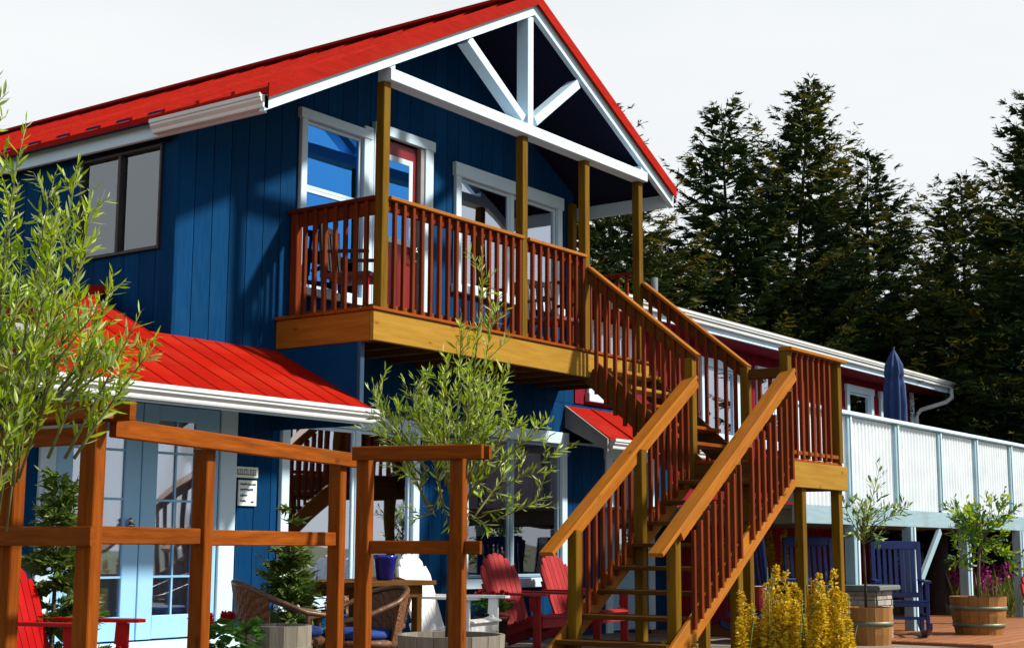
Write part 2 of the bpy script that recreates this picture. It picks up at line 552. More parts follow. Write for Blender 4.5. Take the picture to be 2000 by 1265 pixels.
# ------------------------------------------------------------------ ground
GZ = -0.16
g_v, g_f = [], []
for ring, (r_, z_) in enumerate([(0, GZ), (12, GZ), (30, GZ), (60, GZ - 0.02), (150, GZ - 0.1), (500, GZ - 0.5), (4000, GZ - 4)]):
    for k in range(48):
        t = 2 * math.pi * k / 48
        g_v.append((10 + r_ * math.cos(t), 5 + r_ * math.sin(t), z_))
for i in range(6):
    for k in range(48):
        k2 = (k + 1) % 48
        g_f.append((i * 48 + k, i * 48 + k2, (i + 1) * 48 + k2, (i + 1) * 48 + k))
struct(poly('ground', g_v, g_f, 'grass'))
struct(box('patio', (3.0, 14.8), (4.2, 9.2), (GZ - 0.2, 0.0), 'concrete', ch=0.01))
struct(box('gravel_path', (-6, 16), (-3.0, 4.15), (GZ - 0.3, GZ + 0.02), 'gravel', ch=0.01))

# ------------------------------------------------------------------ blue house
YW = 9.1            # front wall plane
YD = 8.0            # porch front plane
RX, SL = 11.37, 0.52  # ridge x and roof slope
XL, XR = 7.87, 13.84  # side walls
YB = 19.0           # back wall


def fas(x):          # underside of the rake board
    return 6.23 - SL * abs(x - RX)


house = thing('blue_house', (RX, YW, 0), 'navy blue two-storey house with red metal gable roof and white trim', 'house')


def cut(z0, z1, holes):
    """[z0, z1] without the intervals in holes."""
    out = [(z0, z1)]
    for a, b in holes:
        nxt = []
        for p, q in out:
            if b <= p or a >= q:
                nxt.append((p, q))
                continue
            if a > p:
                nxt.append((p, a))
            if b < q:
                nxt.append((b, q))
        out = nxt
    return [(p, q) for p, q in out if q - p > 0.01]


def board_wall(name, piece, axis, plane, u0, u1, z0, top, pitch, holes, m, parent, gap=0.008):
    """Wall of upright boards. Each board is one object; boards are cut round the openings (u0,u1,z0,z1)."""
    root = None
    n = int(round((u1 - u0) / pitch))
    R = Matrix(((0, -1, 0, 0), (0, 0, -1, 0), (1, 0, 0, 0), (0, 0, 0, 1)))   # local X runs up the board, as the grain does
    for i in range(n):
        a, b = u0 + (u1 - u0) * i / n, u0 + (u1 - u0) * (i + 1) / n
        edges = {a + gap / 2, b - gap / 2}
        for h in holes:
            for e in h[:2]:
                if a + gap < e < b - gap:
                    edges.add(e)
        es = sorted(edges)
        for p, q in zip(es[:-1], es[1:]):
            mid = (p + q) / 2
            hs = [(h[2], h[3]) for h in holes if h[0] <= mid <= h[1]]
            tmin = min(top(p), top(q))
            for c, d in cut(z0, tmin, hs):
                full = abs(d - tmin) < 1e-6
                if q == es[-1]:      # shiplap tongue behind the next board
                    pr_ = [(p, 0), (q, 0), (q, .0125), (q + gap + .012, .0125), (q + gap + .012, .022), (q - .02, .022), (q - .02, .012), (p, .012)]
                else:
                    pr_ = [(p, 0), (q, 0), (q, .012), (p, .012)]
                k = len(pr_)
                v = [(u_, w_, c) for u_, w_ in pr_] + [(u_, w_, top(u_) if full else d) for u_, w_ in pr_]
                f = [tuple(range(k)), tuple(range(2 * k - 1, k - 1, -1))] + [(t, (t + 1) % k, k + (t + 1) % k, k + t) for t in range(k)]
                vv = [(t[0], plane + t[1], t[2]) if axis == 'x' else (plane + t[1], t[0], t[2]) for t in v]
                ct = Vector((sum(t[0] for t in vv) / len(vv), sum(t[1] for t in vv) / len(vv), (c + d) / 2))
                M = Matrix.Translation(ct) @ R
                Mi = M.inverted()
                me = recalc(mesh(piece, [Mi @ Vector(t) for t in vv], f, m))
                if root is None:
                    root = put(name, None, parent, Matrix.Translation(ct))
                    root.empty_display_size = 0.1
                put(piece, me, root, M)
    return root


# openings on the front wall: (x0, x1, z0, z1)
H_UP = [(9.36, 10.14, 3.30, 4.86), (10.30, 11.05, 2.975, 4.96), (11.66, 13.47, 3.66, 4.80)]
H_LO = [(6.78, 8.46, 0.20, 2.10), (9.24, 10.95, 0.52, 2.06), (11.83, 13.55, 0.66, 2.12), (14.62, 15.5, 0.0, 2.0)]
board_wall('front_wall_upper', 'siding_board', 'x', YW, XL, XR, 2.60, lambda x: fas(x) + 0.10, 0.199, H_UP, 'blue_siding', house)
board_wall('front_wall_lower', 'siding_board', 'x', YW, 6.27, 16.0, -0.05, lambda x: 2.595, 0.2, H_LO, 'blue_siding', house)
H_SIDE = [(9.29, 10.32, 3.44, 4.30)]
board_wall('side_wall', 'siding_board', 'y', XL, YW + 0.03, YB, 2.3, lambda y: 4.62, 0.2, H_SIDE, 'blue_siding', house)
poly('rear_wall', [(XL, YB, 0), (XR, YB, 0), (XR, YB, fas(XR) + .1), (RX, YB, fas(RX) + .1), (XL, YB, fas(XL) + .1)], [(0, 1, 2, 3, 4)], 'blue_siding', house)
poly('right_wall', [(XR, YW + .04, 0), (XR, YB, 0), (XR, YB, 4.95), (XR, YW + .04, 4.95)], [(0, 1, 2, 3)], 'blue_siding', house)
poly('lower_left_wall', [(6.27, YW + .03, -0.1), (6.27, YB, -0.1), (6.27, YB, 2.32), (6.27, YW + .03, 2.32)], [(0, 1, 2, 3)], 'blue_siding', house)
box('upper_floor', (XL + .03, XR - .03), (YW + .06, YB - .03), (2.70, 2.95), 'interior', house)
box('partition', (XL + .1, XR - .1), (YW + 2.6, YW + 2.7), (2.96, 4.42), 'interior', house)
box('partition', (6.35, 15.9), (YW + 2.4, YW + 2.5), (-.05, 2.6), 'interior_rose', house)
box('corner_board', (XL - 0.014, XL + 0.03), (YW - 0.012, YW + 0.045), (2.64, 4.40), 'blue_siding', house)

# main roof: panels with standing ribs down the slope, fascias, ceiling
RT = 0.19           # top of the roof skin above fas()
PY0, PY1 = 7.90, 20.2


def roof_panels(parent):
    n = int((PY1 - PY0) / 0.41)
    for side in (-1, 1):
        xe = 7.70 if side < 0 else 14.13
        for i in range(n):
            y0 = PY0 + (PY1 - PY0) * i / n
            y1 = PY0 + (PY1 - PY0) * (i + 1) / n
            v, f = [], []
            zr, ze = 6.23 + RT, fas(xe) + RT
            for (ya, yb, h0, h1) in ((y0 + .002, y1 - .045, -.05, 0.0), (y1 - .045, y1 - .002, -.05, 0.028)):
                k = len(v)
                v += [(RX, ya, zr + h0), (xe, ya, ze + h0), (xe, yb, ze + h0), (RX, yb, zr + h0), (RX, ya, zr + h1), (xe, ya, ze + h1), (xe, yb, ze + h1), (RX, yb, zr + h1)]
                f += [(k, k + 1, k + 2, k + 3), (k + 4, k + 7, k + 6, k + 5), (k, k + 4, k + 5, k + 1), (k + 1, k + 5, k + 6, k + 2), (k + 2, k + 6, k + 7, k + 3), (k + 3, k + 7, k + 4, k)]
            poly('roof_panel', v, f, 'roof_red', parent)


roof = put('roof', None, house, Matrix.Translation((RX, 14, 6)))
roof_panels(roof)
beam('ridge_cap', (RX, 7.87, 6.23 + RT + .02), (RX, PY1, 6.23 + RT + .02), 0.24, 0.035, 'roof_red', roof)
for s, xe in ((-1, 7.70), (1, 14.13)):
    # red drip trim on the gable front
    v = [(RX, 7.885, 6.23 + .10), (xe, 7.885, fas(xe) + .10), (xe, 7.885, fas(xe) + RT + .03), (RX, 7.885, 6.23 + RT + .03)]
    v += [(p[0], 7.90, p[2]) for p in v]
    poly('rake_trim', v, [(0, 1, 2, 3), (4, 7, 6, 5), (0, 4, 5, 1), (1, 5, 6, 2), (2, 6, 7, 3), (3, 7, 4, 0)], 'roof_red', roof)
    # white rake board
    v = [(RX, 7.93, 6.23), (xe, 7.93, fas(xe)), (xe, 7.93, fas(xe) + .13), (RX, 7.93, 6.23 + .13)]
    v += [(p[0], 7.985, p[2]) for p in v]
    poly('rake_board', v, [(0, 1, 2, 3), (4, 7, 6, 5), (0, 4, 5, 1), (1, 5, 6, 2), (2, 6, 7, 3), (3, 7, 4, 0)], 'white_trim_shade_tint', roof)
    # ceiling under the roof skin
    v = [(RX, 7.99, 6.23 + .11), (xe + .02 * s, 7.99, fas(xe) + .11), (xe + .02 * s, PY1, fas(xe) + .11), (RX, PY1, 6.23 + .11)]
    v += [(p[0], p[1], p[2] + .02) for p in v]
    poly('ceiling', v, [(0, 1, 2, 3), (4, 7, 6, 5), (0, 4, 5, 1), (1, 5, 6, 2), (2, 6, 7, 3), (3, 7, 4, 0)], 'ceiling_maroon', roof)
# eave boards
box('fascia', (7.745, 7.785), (7.99, PY1), (fas(7.76) - .02, fas(7.76) + .135), 'white_trim_shade_tint', house)
box('fascia', (14.06, 14.10), (7.99, PY1), (fas(14.08) - .03, fas(14.08) + .12), 'white_trim_shade_tint', house)
extrude('gutter', GUT, (7.742, 7.93, fas(7.74) + .005), (7.742, 9.22, fas(7.74) + .005), 'gutter_white', house, (-1, 0, 0))
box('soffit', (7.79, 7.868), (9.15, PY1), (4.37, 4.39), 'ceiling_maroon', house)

# gable truss of white timbers
truss = put('truss', None, house, Matrix.Translation((RX, 7.97, 5.5)))
T0, T1 = 7.945, 8.085
ym = (T0 + T1) / 2
box('tie_beam', (9.20, 13.56), (T0 - .012, T1), (4.975, 5.085), 'white_trim_shade_tint', truss)
box('king_post', (11.275, 11.37), (T0, T1), (5.087, 6.20), 'white_trim_shade_tint', truss)
beam('strut', (11.22, ym, 5.13), (10.33, ym, 5.68), T1 - T0 - .01, 0.095, 'white_trim_shade_tint', truss)
beam('strut', (11.42, ym, 5.15), (12.20, ym, 5.74), T1 - T0 - .01, 0.095, 'white_trim_shade_tint', truss)
box('post_block', (9.175, 9.27), (T0 + .004, T1 - .01), (5.087, fas(9.22) + .02), 'white_trim_shade_tint', truss)
box('post_block', (13.45, 13.545), (T0 + .004, T1 - .01), (5.087, fas(13.5) + .02), 'white_trim_shade_tint', truss)


# windows and doors -------------------------------------------------
def flat_window(parent, x0, x1, z0, z1, yw, cols=(), rows=(), trim=0.1, tm='white_trim_shade_tint', sm='white_trim_shade_tint', gm='glass_clear', name='window', sill=True, head=0.0, deep=0.04):
    """Window on a wall facing -Y. x0..x1, z0..z1 is the opening; cols/rows are mullion lines."""
    w = put(name, None, parent, Matrix.Translation(((x0 + x1) / 2, yw, z0)))
    ya, yb = yw - deep, yw + 0.004
    box('jamb', (x0 - trim, x0 + .004), (ya, yb), (z0 - .004, z1 - .002), tm, w)
    box('jamb', (x1 - .004, x1 + trim), (ya, yb), (z0 - .004, z1 - .002), tm, w)
    box('head', (x0 - trim - .02, x1 + trim + .02), (ya - .008, yb), (z1, z1 + trim * 1.1 + head), tm, w)
    if sill:
        box('sill', (x0 - trim - .02, x1 + trim + .02), (ya - .02, yb), (z0 - trim * 1.05, z0 - .006), tm, w)
    xs = [x0 + .004] + list(cols) + [x1 - .004]
    zs = [z0] + list(rows) + [z1]
    s = 0.035
    for c in cols:
        box('mullion', (c - .025, c + .025), (yw - .012, yw + .03), (z0, z1), sm, w)
    for i in range(len(xs) - 1):
        a, b = xs[i] + (.025 if i else 0), xs[i + 1] - (.025 if i < len(xs) - 2 else 0)
        for r in range(len(zs) - 1):
            c, d = zs[r], zs[r + 1]
            box('sash', (a, a + s), (yw + .0, yw + .035), (c, d), sm, w)
            box('sash', (b - s, b), (yw + .0, yw + .035), (c, d), sm, w)
            box('sash', (a + s, b - s), (yw + .002, yw + .035), (c, c + s), sm, w)
            box('sash', (a + s, b - s), (yw + .002, yw + .035), (d - s, d), sm, w)
            box('pane', (a + s - .004, b - s + .004), (yw + .016, yw + .021), (c + s - .004, d - s + .004), gm, w, ch=0.0005)
    return w


def curtain(parent, x0, x1, z0, z1, y, m='curtain_white', folds=9, amp=0.02, swoop=0.0):
    n = folds * 8
    v, f = [], []
    for j in range(9):
        t = j / 8
        for i in range(n + 1):
            u = i / n
            xx = x0 + (x1 - x0) * u * (1 - swoop * (4 * t * (1 - t)) * 0.75)
            v.append((xx, y + amp * math.sin(u * folds * 2 * math.pi) + 0.3 * amp * math.sin(u * 17), z1 + (z0 - z1) * t))
    for j in range(8):
        for i in range(n):
            k = j * (n + 1) + i
            f.append((k, k + 1, k + n + 2, k + n + 1))
    return poly('curtain', v, f, m, parent, True, fix=False)


w1 = flat_window(house, 9.36, 10.14, 3.30, 4.86, YW, rows=(4.22,), trim=0.075, gm='glass_sky_tint', head=0.01)
box('side_panel', (10.155, 10.285), (YW - .03, YW + .004), (3.0, 4.99), 'white_trim_shade_tint', w1)
w2 = flat_window(house, 11.66, 13.47, 3.66, 4.80, YW, cols=(12.60,), trim=0.085, gm='glass_clear', head=0.05)
w3 = flat_window(house, 9.24, 10.95, 0.52, 2.06, YW, cols=(10.16,), trim=0.095, gm='glass_clear', head=0.03)
curtain(w3, 9.26, 9.62, 0.55, 2.03, YW + .12, 'curtain_teal', folds=5, swoop=0.8)
curtain(w3, 10.20, 10.95, 0.55, 2.03, YW + .12, 'curtain_teal', folds=5)
w4 = flat_window(house, 11.83, 13.55, 0.66, 2.12, YW, cols=(12.62,), trim=0.10, gm='glass_mid', head=0.02, sm='pale_blue_paint')
curtain(w4, 11.86, 12.58, 0.7, 2.1, YW + .065, folds=8, amp=.012)  # white curtains added so these panes look pale, like reflected sky
curtain(w4, 12.66, 13.55, 0.7, 2.1, YW + .065, folds=9, amp=.012)
for k in range(4):      # small striped chair back seen through the glass
    box('chair_slat', (11.93 + .07 * k, 11.97 + .07 * k), (YW + .038, YW + .046), (.70, 1.10 - .02 * k), 'stripe_white' if k % 2 else 'chair_blue', w4)

# upper red door
d1 = put('door', None, house, Matrix.Translation((10.68, YW, 2.98)))
box('slab', (10.31, 11.0), (YW + .02, YW + .06), (2.99, 4.94), 'door_red', d1)
box('jamb', (10.29, 10.31), (YW - .03, YW + .07), (2.98, 4.955), 'white_trim_shade_tint', d1)
box('jamb', (11.0, 11.06), (YW - .03, YW + .07), (2.98, 4.955), 'soffit_grey', d1)
box('casing', (11.06, 11.19), (YW - .045, YW + .004), (2.98, 4.955), 'white_trim_shade_tint', d1)
box('casing', (10.285, 11.21), (YW - .05, YW + .004), (4.957, 5.06), 'white_trim_shade_tint', d1)
for a, b, c, d in ((10.44, 10.50, 3.92, 4.80), (10.86, 10.92, 3.92, 4.80), (10.50, 10.86, 3.92, 3.98), (10.50, 10.86, 4.74, 4.80)):
    box('glass_frame', (a, b), (YW + .006, YW + .022), (c, d), 'white_trim_shade_tint', d1)
box('pane', (10.498, 10.862), (YW + .010, YW + .016), (3.978, 4.742), 'glass_sky_tint', d1, ch=0.0005)
for a, b in ((10.42, 10.62), (10.70, 10.90)):
    box('panel', (a, b), (YW + .012, YW + .022), (3.15, 3.75), 'door_red', d1, ch=0.012)
lathe('handle', [(0.001, 0), (.03, .0), (.03, .02), (.012, .03), (.03, .06), (.001, .075)], (10.94, YW - .02, 3.86), 'metal_steel', d1, seg=14)
beam('lever', (10.94, YW - .03, 3.78), (10.86, YW - .03, 3.78), .015, .02, 'metal_steel', d1)

# French doors on the patio
d2 = put('french_door', None, house, Matrix.Translation((7.6, YW, 0.2)))
box('casing', (6.66, 6.80), (YW - .03, YW + .004), (.2, 2.12), 'white_trim_shade_tint', d2)
box('casing', (8.44, 8.62), (YW - .03, YW + .004), (.2, 2.12), 'white_trim_shade_tint', d2)
box('head_casing', (6.64, 8.64), (YW - .04, YW + .004), (2.122, 2.28), 'white_trim_shade_tint', d2)
box('threshold', (6.64, 8.64), (YW - .16, YW + .06), (.14, .245), 'white_trim_shade_tint', d2)
for i, (a, b) in enumerate(((6.81, 7.615), (7.625, 8.43))):
    st = 0.155
    ya, yb = YW - .012, YW + .03
    box('stile', (a, a + st), (ya, yb), (.26, 2.10), 'door_white_shade_tint', d2)
    box('stile', (b - st - .10 * (1 if i else 0), b), (ya, yb), (.26, 2.10), 'door_white_shade_tint', d2)
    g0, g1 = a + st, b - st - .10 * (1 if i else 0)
    box('rail', (g0, g1), (ya + .001, yb), (.26, .44), 'door_white_shade_tint', d2)
    box('rail', (g0, g1), (ya + .001, yb), (1.98, 2.10), 'door_white_shade_tint', d2)
    box('pane', (g0 - .005, g1 + .005), (YW + .008, YW + .013), (.435, 1.985), 'glass_mid', d2, ch=0.0005)
    box('muntin', ((g0 + g1) / 2 - .009, (g0 + g1) / 2 + .009), (YW - .004, YW + .007), (.44, 1.98), 'door_white_shade_tint', d2, ch=.002)
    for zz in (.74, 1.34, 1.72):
        box('muntin', (g0, g1), (YW - .006, YW + .007), (zz - .009, zz + .009), 'door_white_shade_tint', d2, ch=.002)
    curtain(d2, g0 - .02, g1 + .02, .40, 2.0, YW + .055, folds=6, amp=.018)
lathe('handle', [(.001, 0), (.032, 0), (.03, .03), (.012, .035), (.03, .06), (.001, .08)], (7.50, YW - .05, 1.12), 'metal_steel', d2, seg=16)

# sliding window on the shaded side wall, with blinds
sw = put('side_window', None, house, Matrix.Translation((XL, 9.8, 3.44)))
xo = XL - 0.02
for a, b, c, d in ((9.275, 9.30, 3.415, 4.315), (10.31, 10.335, 3.415, 4.315), (9.30, 10.31, 3.415, 3.445), (9.30, 10.31, 4.285, 4.315), (9.797, 9.833, 3.445, 4.285)):
    box('sash', (xo - .01, XL + .05), (a, b), (c, d), 'sash_dark', sw)
for a, b in ((9.298, 9.799), (9.831, 10.312)):
    box('pane', (XL + .012, XL + .017), (a, b), (3.44, 4.29), 'glass_dim', sw, ch=.0005)
    box('blind', (XL + .06, XL + .07), (a + .01, b - .01), (3.47, 4.28), 'blind_beige', sw)
box('head_board', (XL - .02, XL - .002), (9.2, 10.42), (4.317, 4.40), 'ceiling_maroon', sw)

# wing roof over the patio doors (hipped on the left), gutter and soffit
EY, EZ, EX = 7.93, 2.10, 5.75
pr = put('porch_roof', None, house, Matrix.Translation((7.4, 8.5, 2.3)))


def skin(v4, parent, m='roof_red', th=.03, name='roof_panel'):
    v = list(v4) + [(p[0], p[1], p[2] - th) for p in v4]
    n = len(v4)
    f = [tuple(range(n)), tuple(range(2 * n - 1, n - 1, -1))] + [(i, n + i, n + (i + 1) % n, (i + 1) % n) for i in range(n)]
    return poly(name, v, f, m, parent)


def front_z(y):
    return EZ + .5 * (y - EY)


def left_z(x):
    return EZ + .5 * (x - EX)


xs = [EX + (9.055 - EX) * i / 14 for i in range(15)]
for a, b in zip(xs[:-1], xs[1:]):
    ta = min(YW - .004 if a > XL - .08 else 99, EY + (a - EX))
    tb = min(YW - .004 if b > XL - .001 else 99, EY + (b - EX))
    if a < XL < b:
        ta = tb = YW - .004
    q = [(a + .0002, EY - .03, front_z(EY - .03)), (b - .0002, EY - .03, front_z(EY - .03)), (b - .0002, tb, front_z(tb)), (a + .0002, ta, front_z(ta))]
    skin(q, pr)
    beam('rib', (b - .02, EY - .03, front_z(EY - .03) + .003), (b - .02, tb - .03, front_z(tb - .03) + .003), .018, .006, 'roof_red', pr)
ys = [EY + i * .3 for i in range(21)]
for a, b in zip(ys[:-1], ys[1:]):
    ta = min(XL - .004, EX + (a - EY))
    tb = min(XL - .004, EX + (b - EY))
    q = [(EX - .03, a + .001, left_z(EX - .03)), (ta, a + .001, left_z(ta)), (tb, b - .001, left_z(tb)), (EX - .03, b - .001, left_z(EX - .03))]
    skin(q, pr)
beam('hip_cap', (EX - .02, EY - .02, EZ + .012), (XL - .01, EY + XL - EX - .01, left_z(XL) + .012), .16, .025, 'roof_red', pr)
# underside of the wing roof and its outer boards
skin([(EX, EY, EZ - .05), (9.05, EY, EZ - .05), (9.05, YW - .06, front_z(YW) - .10), (EX + .6, YW - .06, front_z(YW) - .10)], pr, 'soffit_grey', .02, 'soffit')
box('soffit_board', (EX + .03, 9.05), (8.62, 9.055), (2.285, 2.30), 'soffit_grey', pr)
box('fascia', (EX, 9.05), (EY + .002, EY + .03), (EZ - .13, EZ - .045), 'white_trim_shade_tint', pr)
box('fascia', (EX + .002, EX + .03), (EY + .031, 14), (EZ - .13, EZ - .045), 'white_trim_shade_tint', pr)
extrude('gutter', GUT, (EX - .1, EY, EZ - .115), (9.06, EY, EZ - .115), 'gutter_white', pr, (0, -1, 0))
extrude('gutter', GUT, (EX, EY - .1, EZ - .116), (EX, 13.9, EZ - .116), 'gutter_white', pr, (-1, 0, 0))
# blue end wall between wing roof and balcony
v = [(9.07, 8.14, 1.98), (9.07, YW - .002, 1.98), (9.07, YW - .002, 2.71), (9.07, 8.14, 2.71)]
v += [(9.095, p[1], p[2]) for p in v]
poly('end_panel', v, [(0, 1, 2, 3), (4, 7, 6, 5), (0, 4, 5, 1), (1, 5, 6, 2), (2, 6, 7, 3), (3, 7, 4, 0)], 'blue_siding', house)
box('end_trim', (9.06, 9.115), (8.10, 8.138), (1.98, 2.70), 'blue_trim', house)

# small roof right of the big window, under the stairs
sr = put('side_entry_roof', None, house, Matrix.Translation((14.5, 8.8, 2.3)))
SX, SY, SZ, SS = 13.68, 8.55, 2.20, .66
for i in range(4):
    a, b = SX + .55 * i, SX + .55 * (i + 1)
    skin([(a, SY - .03, SZ - .02), (b - .002, SY - .03, SZ - .02), (b - .002, YW - .003, SZ + SS * (YW - SY)), (a, YW - .003, SZ + SS * (YW - SY))], sr)
    beam('rib', (b - .03, SY - .03, SZ - .01), (b - .03, YW - .01, SZ + SS * (YW - SY)), .03, .02, 'roof_red', sr)
v = [(SX - .03, SY - .02, SZ - .17), (SX - .03, YW - .004, SZ + SS * (YW - SY) - .25), (SX - .03, YW - .004, SZ + SS * (YW - SY) + .0), (SX - .03, SY - .02, SZ - .03)]
v += [(SX - .002, p[1], p[2]) for p in v]
poly('rake_board', v, [(0, 1, 2, 3), (4, 7, 6, 5), (0, 4, 5, 1), (1, 5, 6, 2), (2, 6, 7, 3), (3, 7, 4, 0)], 'soffit_grey', sr)
extrude('gutter', GUT, (SX + .02, SY, SZ - .14), (SX + 2.2, SY, SZ - .14), 'gutter_white', sr, (0, -1, 0))
skin([(SX, SY, SZ - .1), (SX + 2.2, SY, SZ - .1), (SX + 2.2, YW - .02, SZ - .05), (SX, YW - .02, SZ - .05)], sr, 'soffit_grey', .02, 'soffit')
d3 = put('entry_door', None, house, Matrix.Translation((14.9, YW, 0)))
box('casing', (14.50, 14.63), (YW - .03, YW + .004), (0, 2.0), 'white_trim_shade_tint', d3)
box('casing', (15.48, 15.6), (YW - .03, YW + .004), (0, 2.0), 'white_trim_shade_tint', d3)
box('casing', (14.48, 15.62), (YW - .035, YW + .004), (2.002, 2.14), 'white_trim_shade_tint', d3)
box('slab', (14.63, 15.48), (YW + .01, YW + .05), (.02, 1.998), 'door_white_shade_tint', d3)
box('pane', (14.78, 15.32), (YW + .002, YW + .008), (.95, 1.85), 'glass_clear', d3, ch=.0005)
# ------------------------------------------------------------------ wooden balcony
DZ = 2.975
P = 0.088
balc = thing('wooden_balcony', (10.9, YD, 2.69), 'wooden balcony with red-brown balusters under the white gable truss', 'balcony')
box('rim_board', (9.06, 13.62), (YD - .04, YD), (2.69, DZ - .03), 'rim_wood', balc)
box('side_rim_board', (9.055, 9.095), (YD + .002, YW - .01), (2.69, DZ - .03), 'handrail_wood', balc)
for i in range(8):
    y0 = YD - .06 + i * .145
    box('floor_board', (9.03, 13.65), (y0, y0 + .139), (DZ - .029, DZ), 'cedar', balc)
for i in range(11):
    xx = 9.3 + i * .42
    box('joist', (xx, xx + .038), (YD + .003, YW - .01), (2.72, DZ - .031), 'tread_wood', balc)
PX = [(9.225, 8.035), (11.30, 8.035), (12.42, 8.035), (13.505, 8.035)]
for x, y in PX:
    box('post', (x - P / 2, x + P / 2), (y - P / 2, y + P / 2), (DZ + .002, 4.973), 'post_wood', balc)
box('wall_post', (13.68, 13.76), (YW - .10, YW - .02), (DZ, 4.9), 'post_wood', balc)
box('wall_post', (9.19, 9.26), (YW - .10, YW - .02), (DZ, 3.93), 'baluster_cedar', balc)
RTOP = 3.965
# front rail, split between posts
for a, b in ((9.27, 11.256), (11.344, 12.376)):
    box('top_rail', (a, b), (YD - .035, YD + .10), (RTOP - .034, RTOP), 'handrail_wood', balc)
    box('sub_rail', (a, b), (YD + .02, YD + .055), (RTOP - .125, RTOP - .036), 'baluster_cedar', balc)
    box('bottom_rail', (a, b), (YD + .02, YD + .055), (DZ + .004, DZ + .055), 'cedar', balc)
    n = int((b - a) / .121)
    for i in range(n):
        xx = a + (b - a) * (i + .7) / n
        box('baluster', (xx - .018, xx + .018), (YD - .018, YD + .018), (DZ + .003, RTOP - .036), 'baluster_cedar', balc, ch=.003)
# left side rail
box('top_rail', (9.16, 9.29), (8.08, YW - .01), (RTOP - .034, RTOP), 'baluster_cedar', balc)
box('sub_rail', (9.205, 9.245), (8.08, YW - .11), (RTOP - .155, RTOP - .036), 'baluster_cedar', balc)
box('bottom_rail', (9.21, 9.245), (8.08, YW - .11), (DZ + .004, DZ + .055), 'baluster_cedar', balc)
for i in range(7):
    yy = 8.17 + i * .121
    box('baluster', (9.168, 9.204), (yy - .018, yy + .018), (DZ + .003, RTOP - .036), 'baluster_cedar', balc, ch=.003)
# right side rail at the far end
box('top_rail', (13.45, 13.56), (8.09, YW - .01), (RTOP - .034, RTOP), 'baluster_cedar', balc)
for i in range(7):
    yy = 8.18 + i * .12
    box('baluster', (13.49, 13.525), (yy - .018, yy + .018), (DZ + .003, RTOP - .036), 'baluster_cedar', balc, ch=.003)

# ------------------------------------------------------------------ L-shaped staircase
stair = thing('wooden_staircase', (11.5, 6.3, GZ), 'L-shaped wooden staircase with landing leading up to the balcony', 'staircase')
LZ = 1.81
X0, X1 = 12.42, 13.50
Y0, Y1 = 5.77, 6.80
# upper flight: from the balcony front towards the landing
NR = 6
RS = (DZ - LZ) / NR
RN = (YD - .04 - Y1) / (NR - 1)
for i in range(1, NR):
    zt = DZ - RS * i
    yb_ = YD - .04 - RN * (i - 1)
    for k in range(2):
        y1_ = yb_ - k * (RN / 2 + .004)
        box('tread', (X0 + .03, X1 - .03), (y1_ - RN / 2 + .002, y1_), (zt - .036, zt), 'rim_wood' if i < 3 else 'cedar', stair)


for xx in (X0 + .018, X1 - .018):
    beam('stringer', (xx, YD - .045, DZ - .23), (xx, Y1 - .03, LZ - .09), .034, .25, 'tread_wood', stair, up=(0, -.7, .7))
# landing
for i in range(8):
    yy = Y0 + .01 + i * .13
    box('landing_board', (X0 - .01, X1 + .14), (yy, yy + .124), (LZ - .032, LZ), 'cedar', stair)
box('landing_rim', (X0 - .005, X1 + .14), (Y0 - .04, Y0 - .002), (LZ - .27, LZ - .034), 'rim_wood', stair)
box('landing_rim', (X0 - .004, X0 + .034), (Y0, Y1), (LZ - .27, LZ - .034), 'tread_wood', stair)
box('landing_rim', (X1 + .10, X1 + .138), (Y0, Y1), (LZ - .27, LZ - .034), 'tread_wood', stair)
box('landing_rim', (X0 + .035, X1 + .09), (Y1, Y1 + .035), (LZ - .27, LZ - .034), 'tread_wood', stair)
LP = [(X0 + .01, Y0 + .035, LZ + 1.0), (X1 + .085, Y0 + .035, LZ + 1.0), (X1 + .03, Y1 - .03, LZ + 1.02)]
for x, y, zt in LP:
    box('post', (x - P / 2, x + P / 2), (y - P / 2, y + P / 2), (LZ + .002 if x < 13 and y < 6 else LZ + .002, zt), 'post_wood', stair)
box('post', (X0 - .03, X0 + .058), (Y1 - .03, Y1 + .058), (LZ - .25, LZ + 1.0), 'post_wood', stair)
for x, y in ((12.70, Y0 + .045), (X1 + .05, Y0 + .045), (12.50, Y1 - .06), (13.45, Y1 - .06)):
    box('support_post', (x - P / 2, x + P / 2), (y - P / 2, y + P / 2), (GZ, LZ - .035), 'post_wood', stair)
# landing rails: front, far side
zt = LZ + 1.03
box('landing_rail', (X0 - .05, X1 + .15), (Y0 - .06, Y0 + .075), (zt - .034, zt), 'handrail_wood', stair)
for i in range(7):
    xx = X0 + .16 + i * .128
    box('baluster', (xx - .018, xx + .018), (Y0 - .008, Y0 + .028), (LZ + .003, zt - .036), 'baluster_cedar', stair, ch=.003)
box('landing_foot_rail', (X0 + .06, X1 + .03), (Y0 + .0, Y0 + .036), (LZ + .036, LZ + .075), 'cedar', stair)
box('landing_side_rail', (X1 + .02, X1 + .10), (Y0 + .09, Y1 - .08), (zt - .14, zt - .036), 'tread_wood', stair)
for i in range(7):
    yy = Y0 + .15 + i * .117
    box('baluster', (X1 + .04, X1 + .076), (yy - .018, yy + .018), (LZ + .003, zt - .14), 'baluster_cedar', stair, ch=.003)
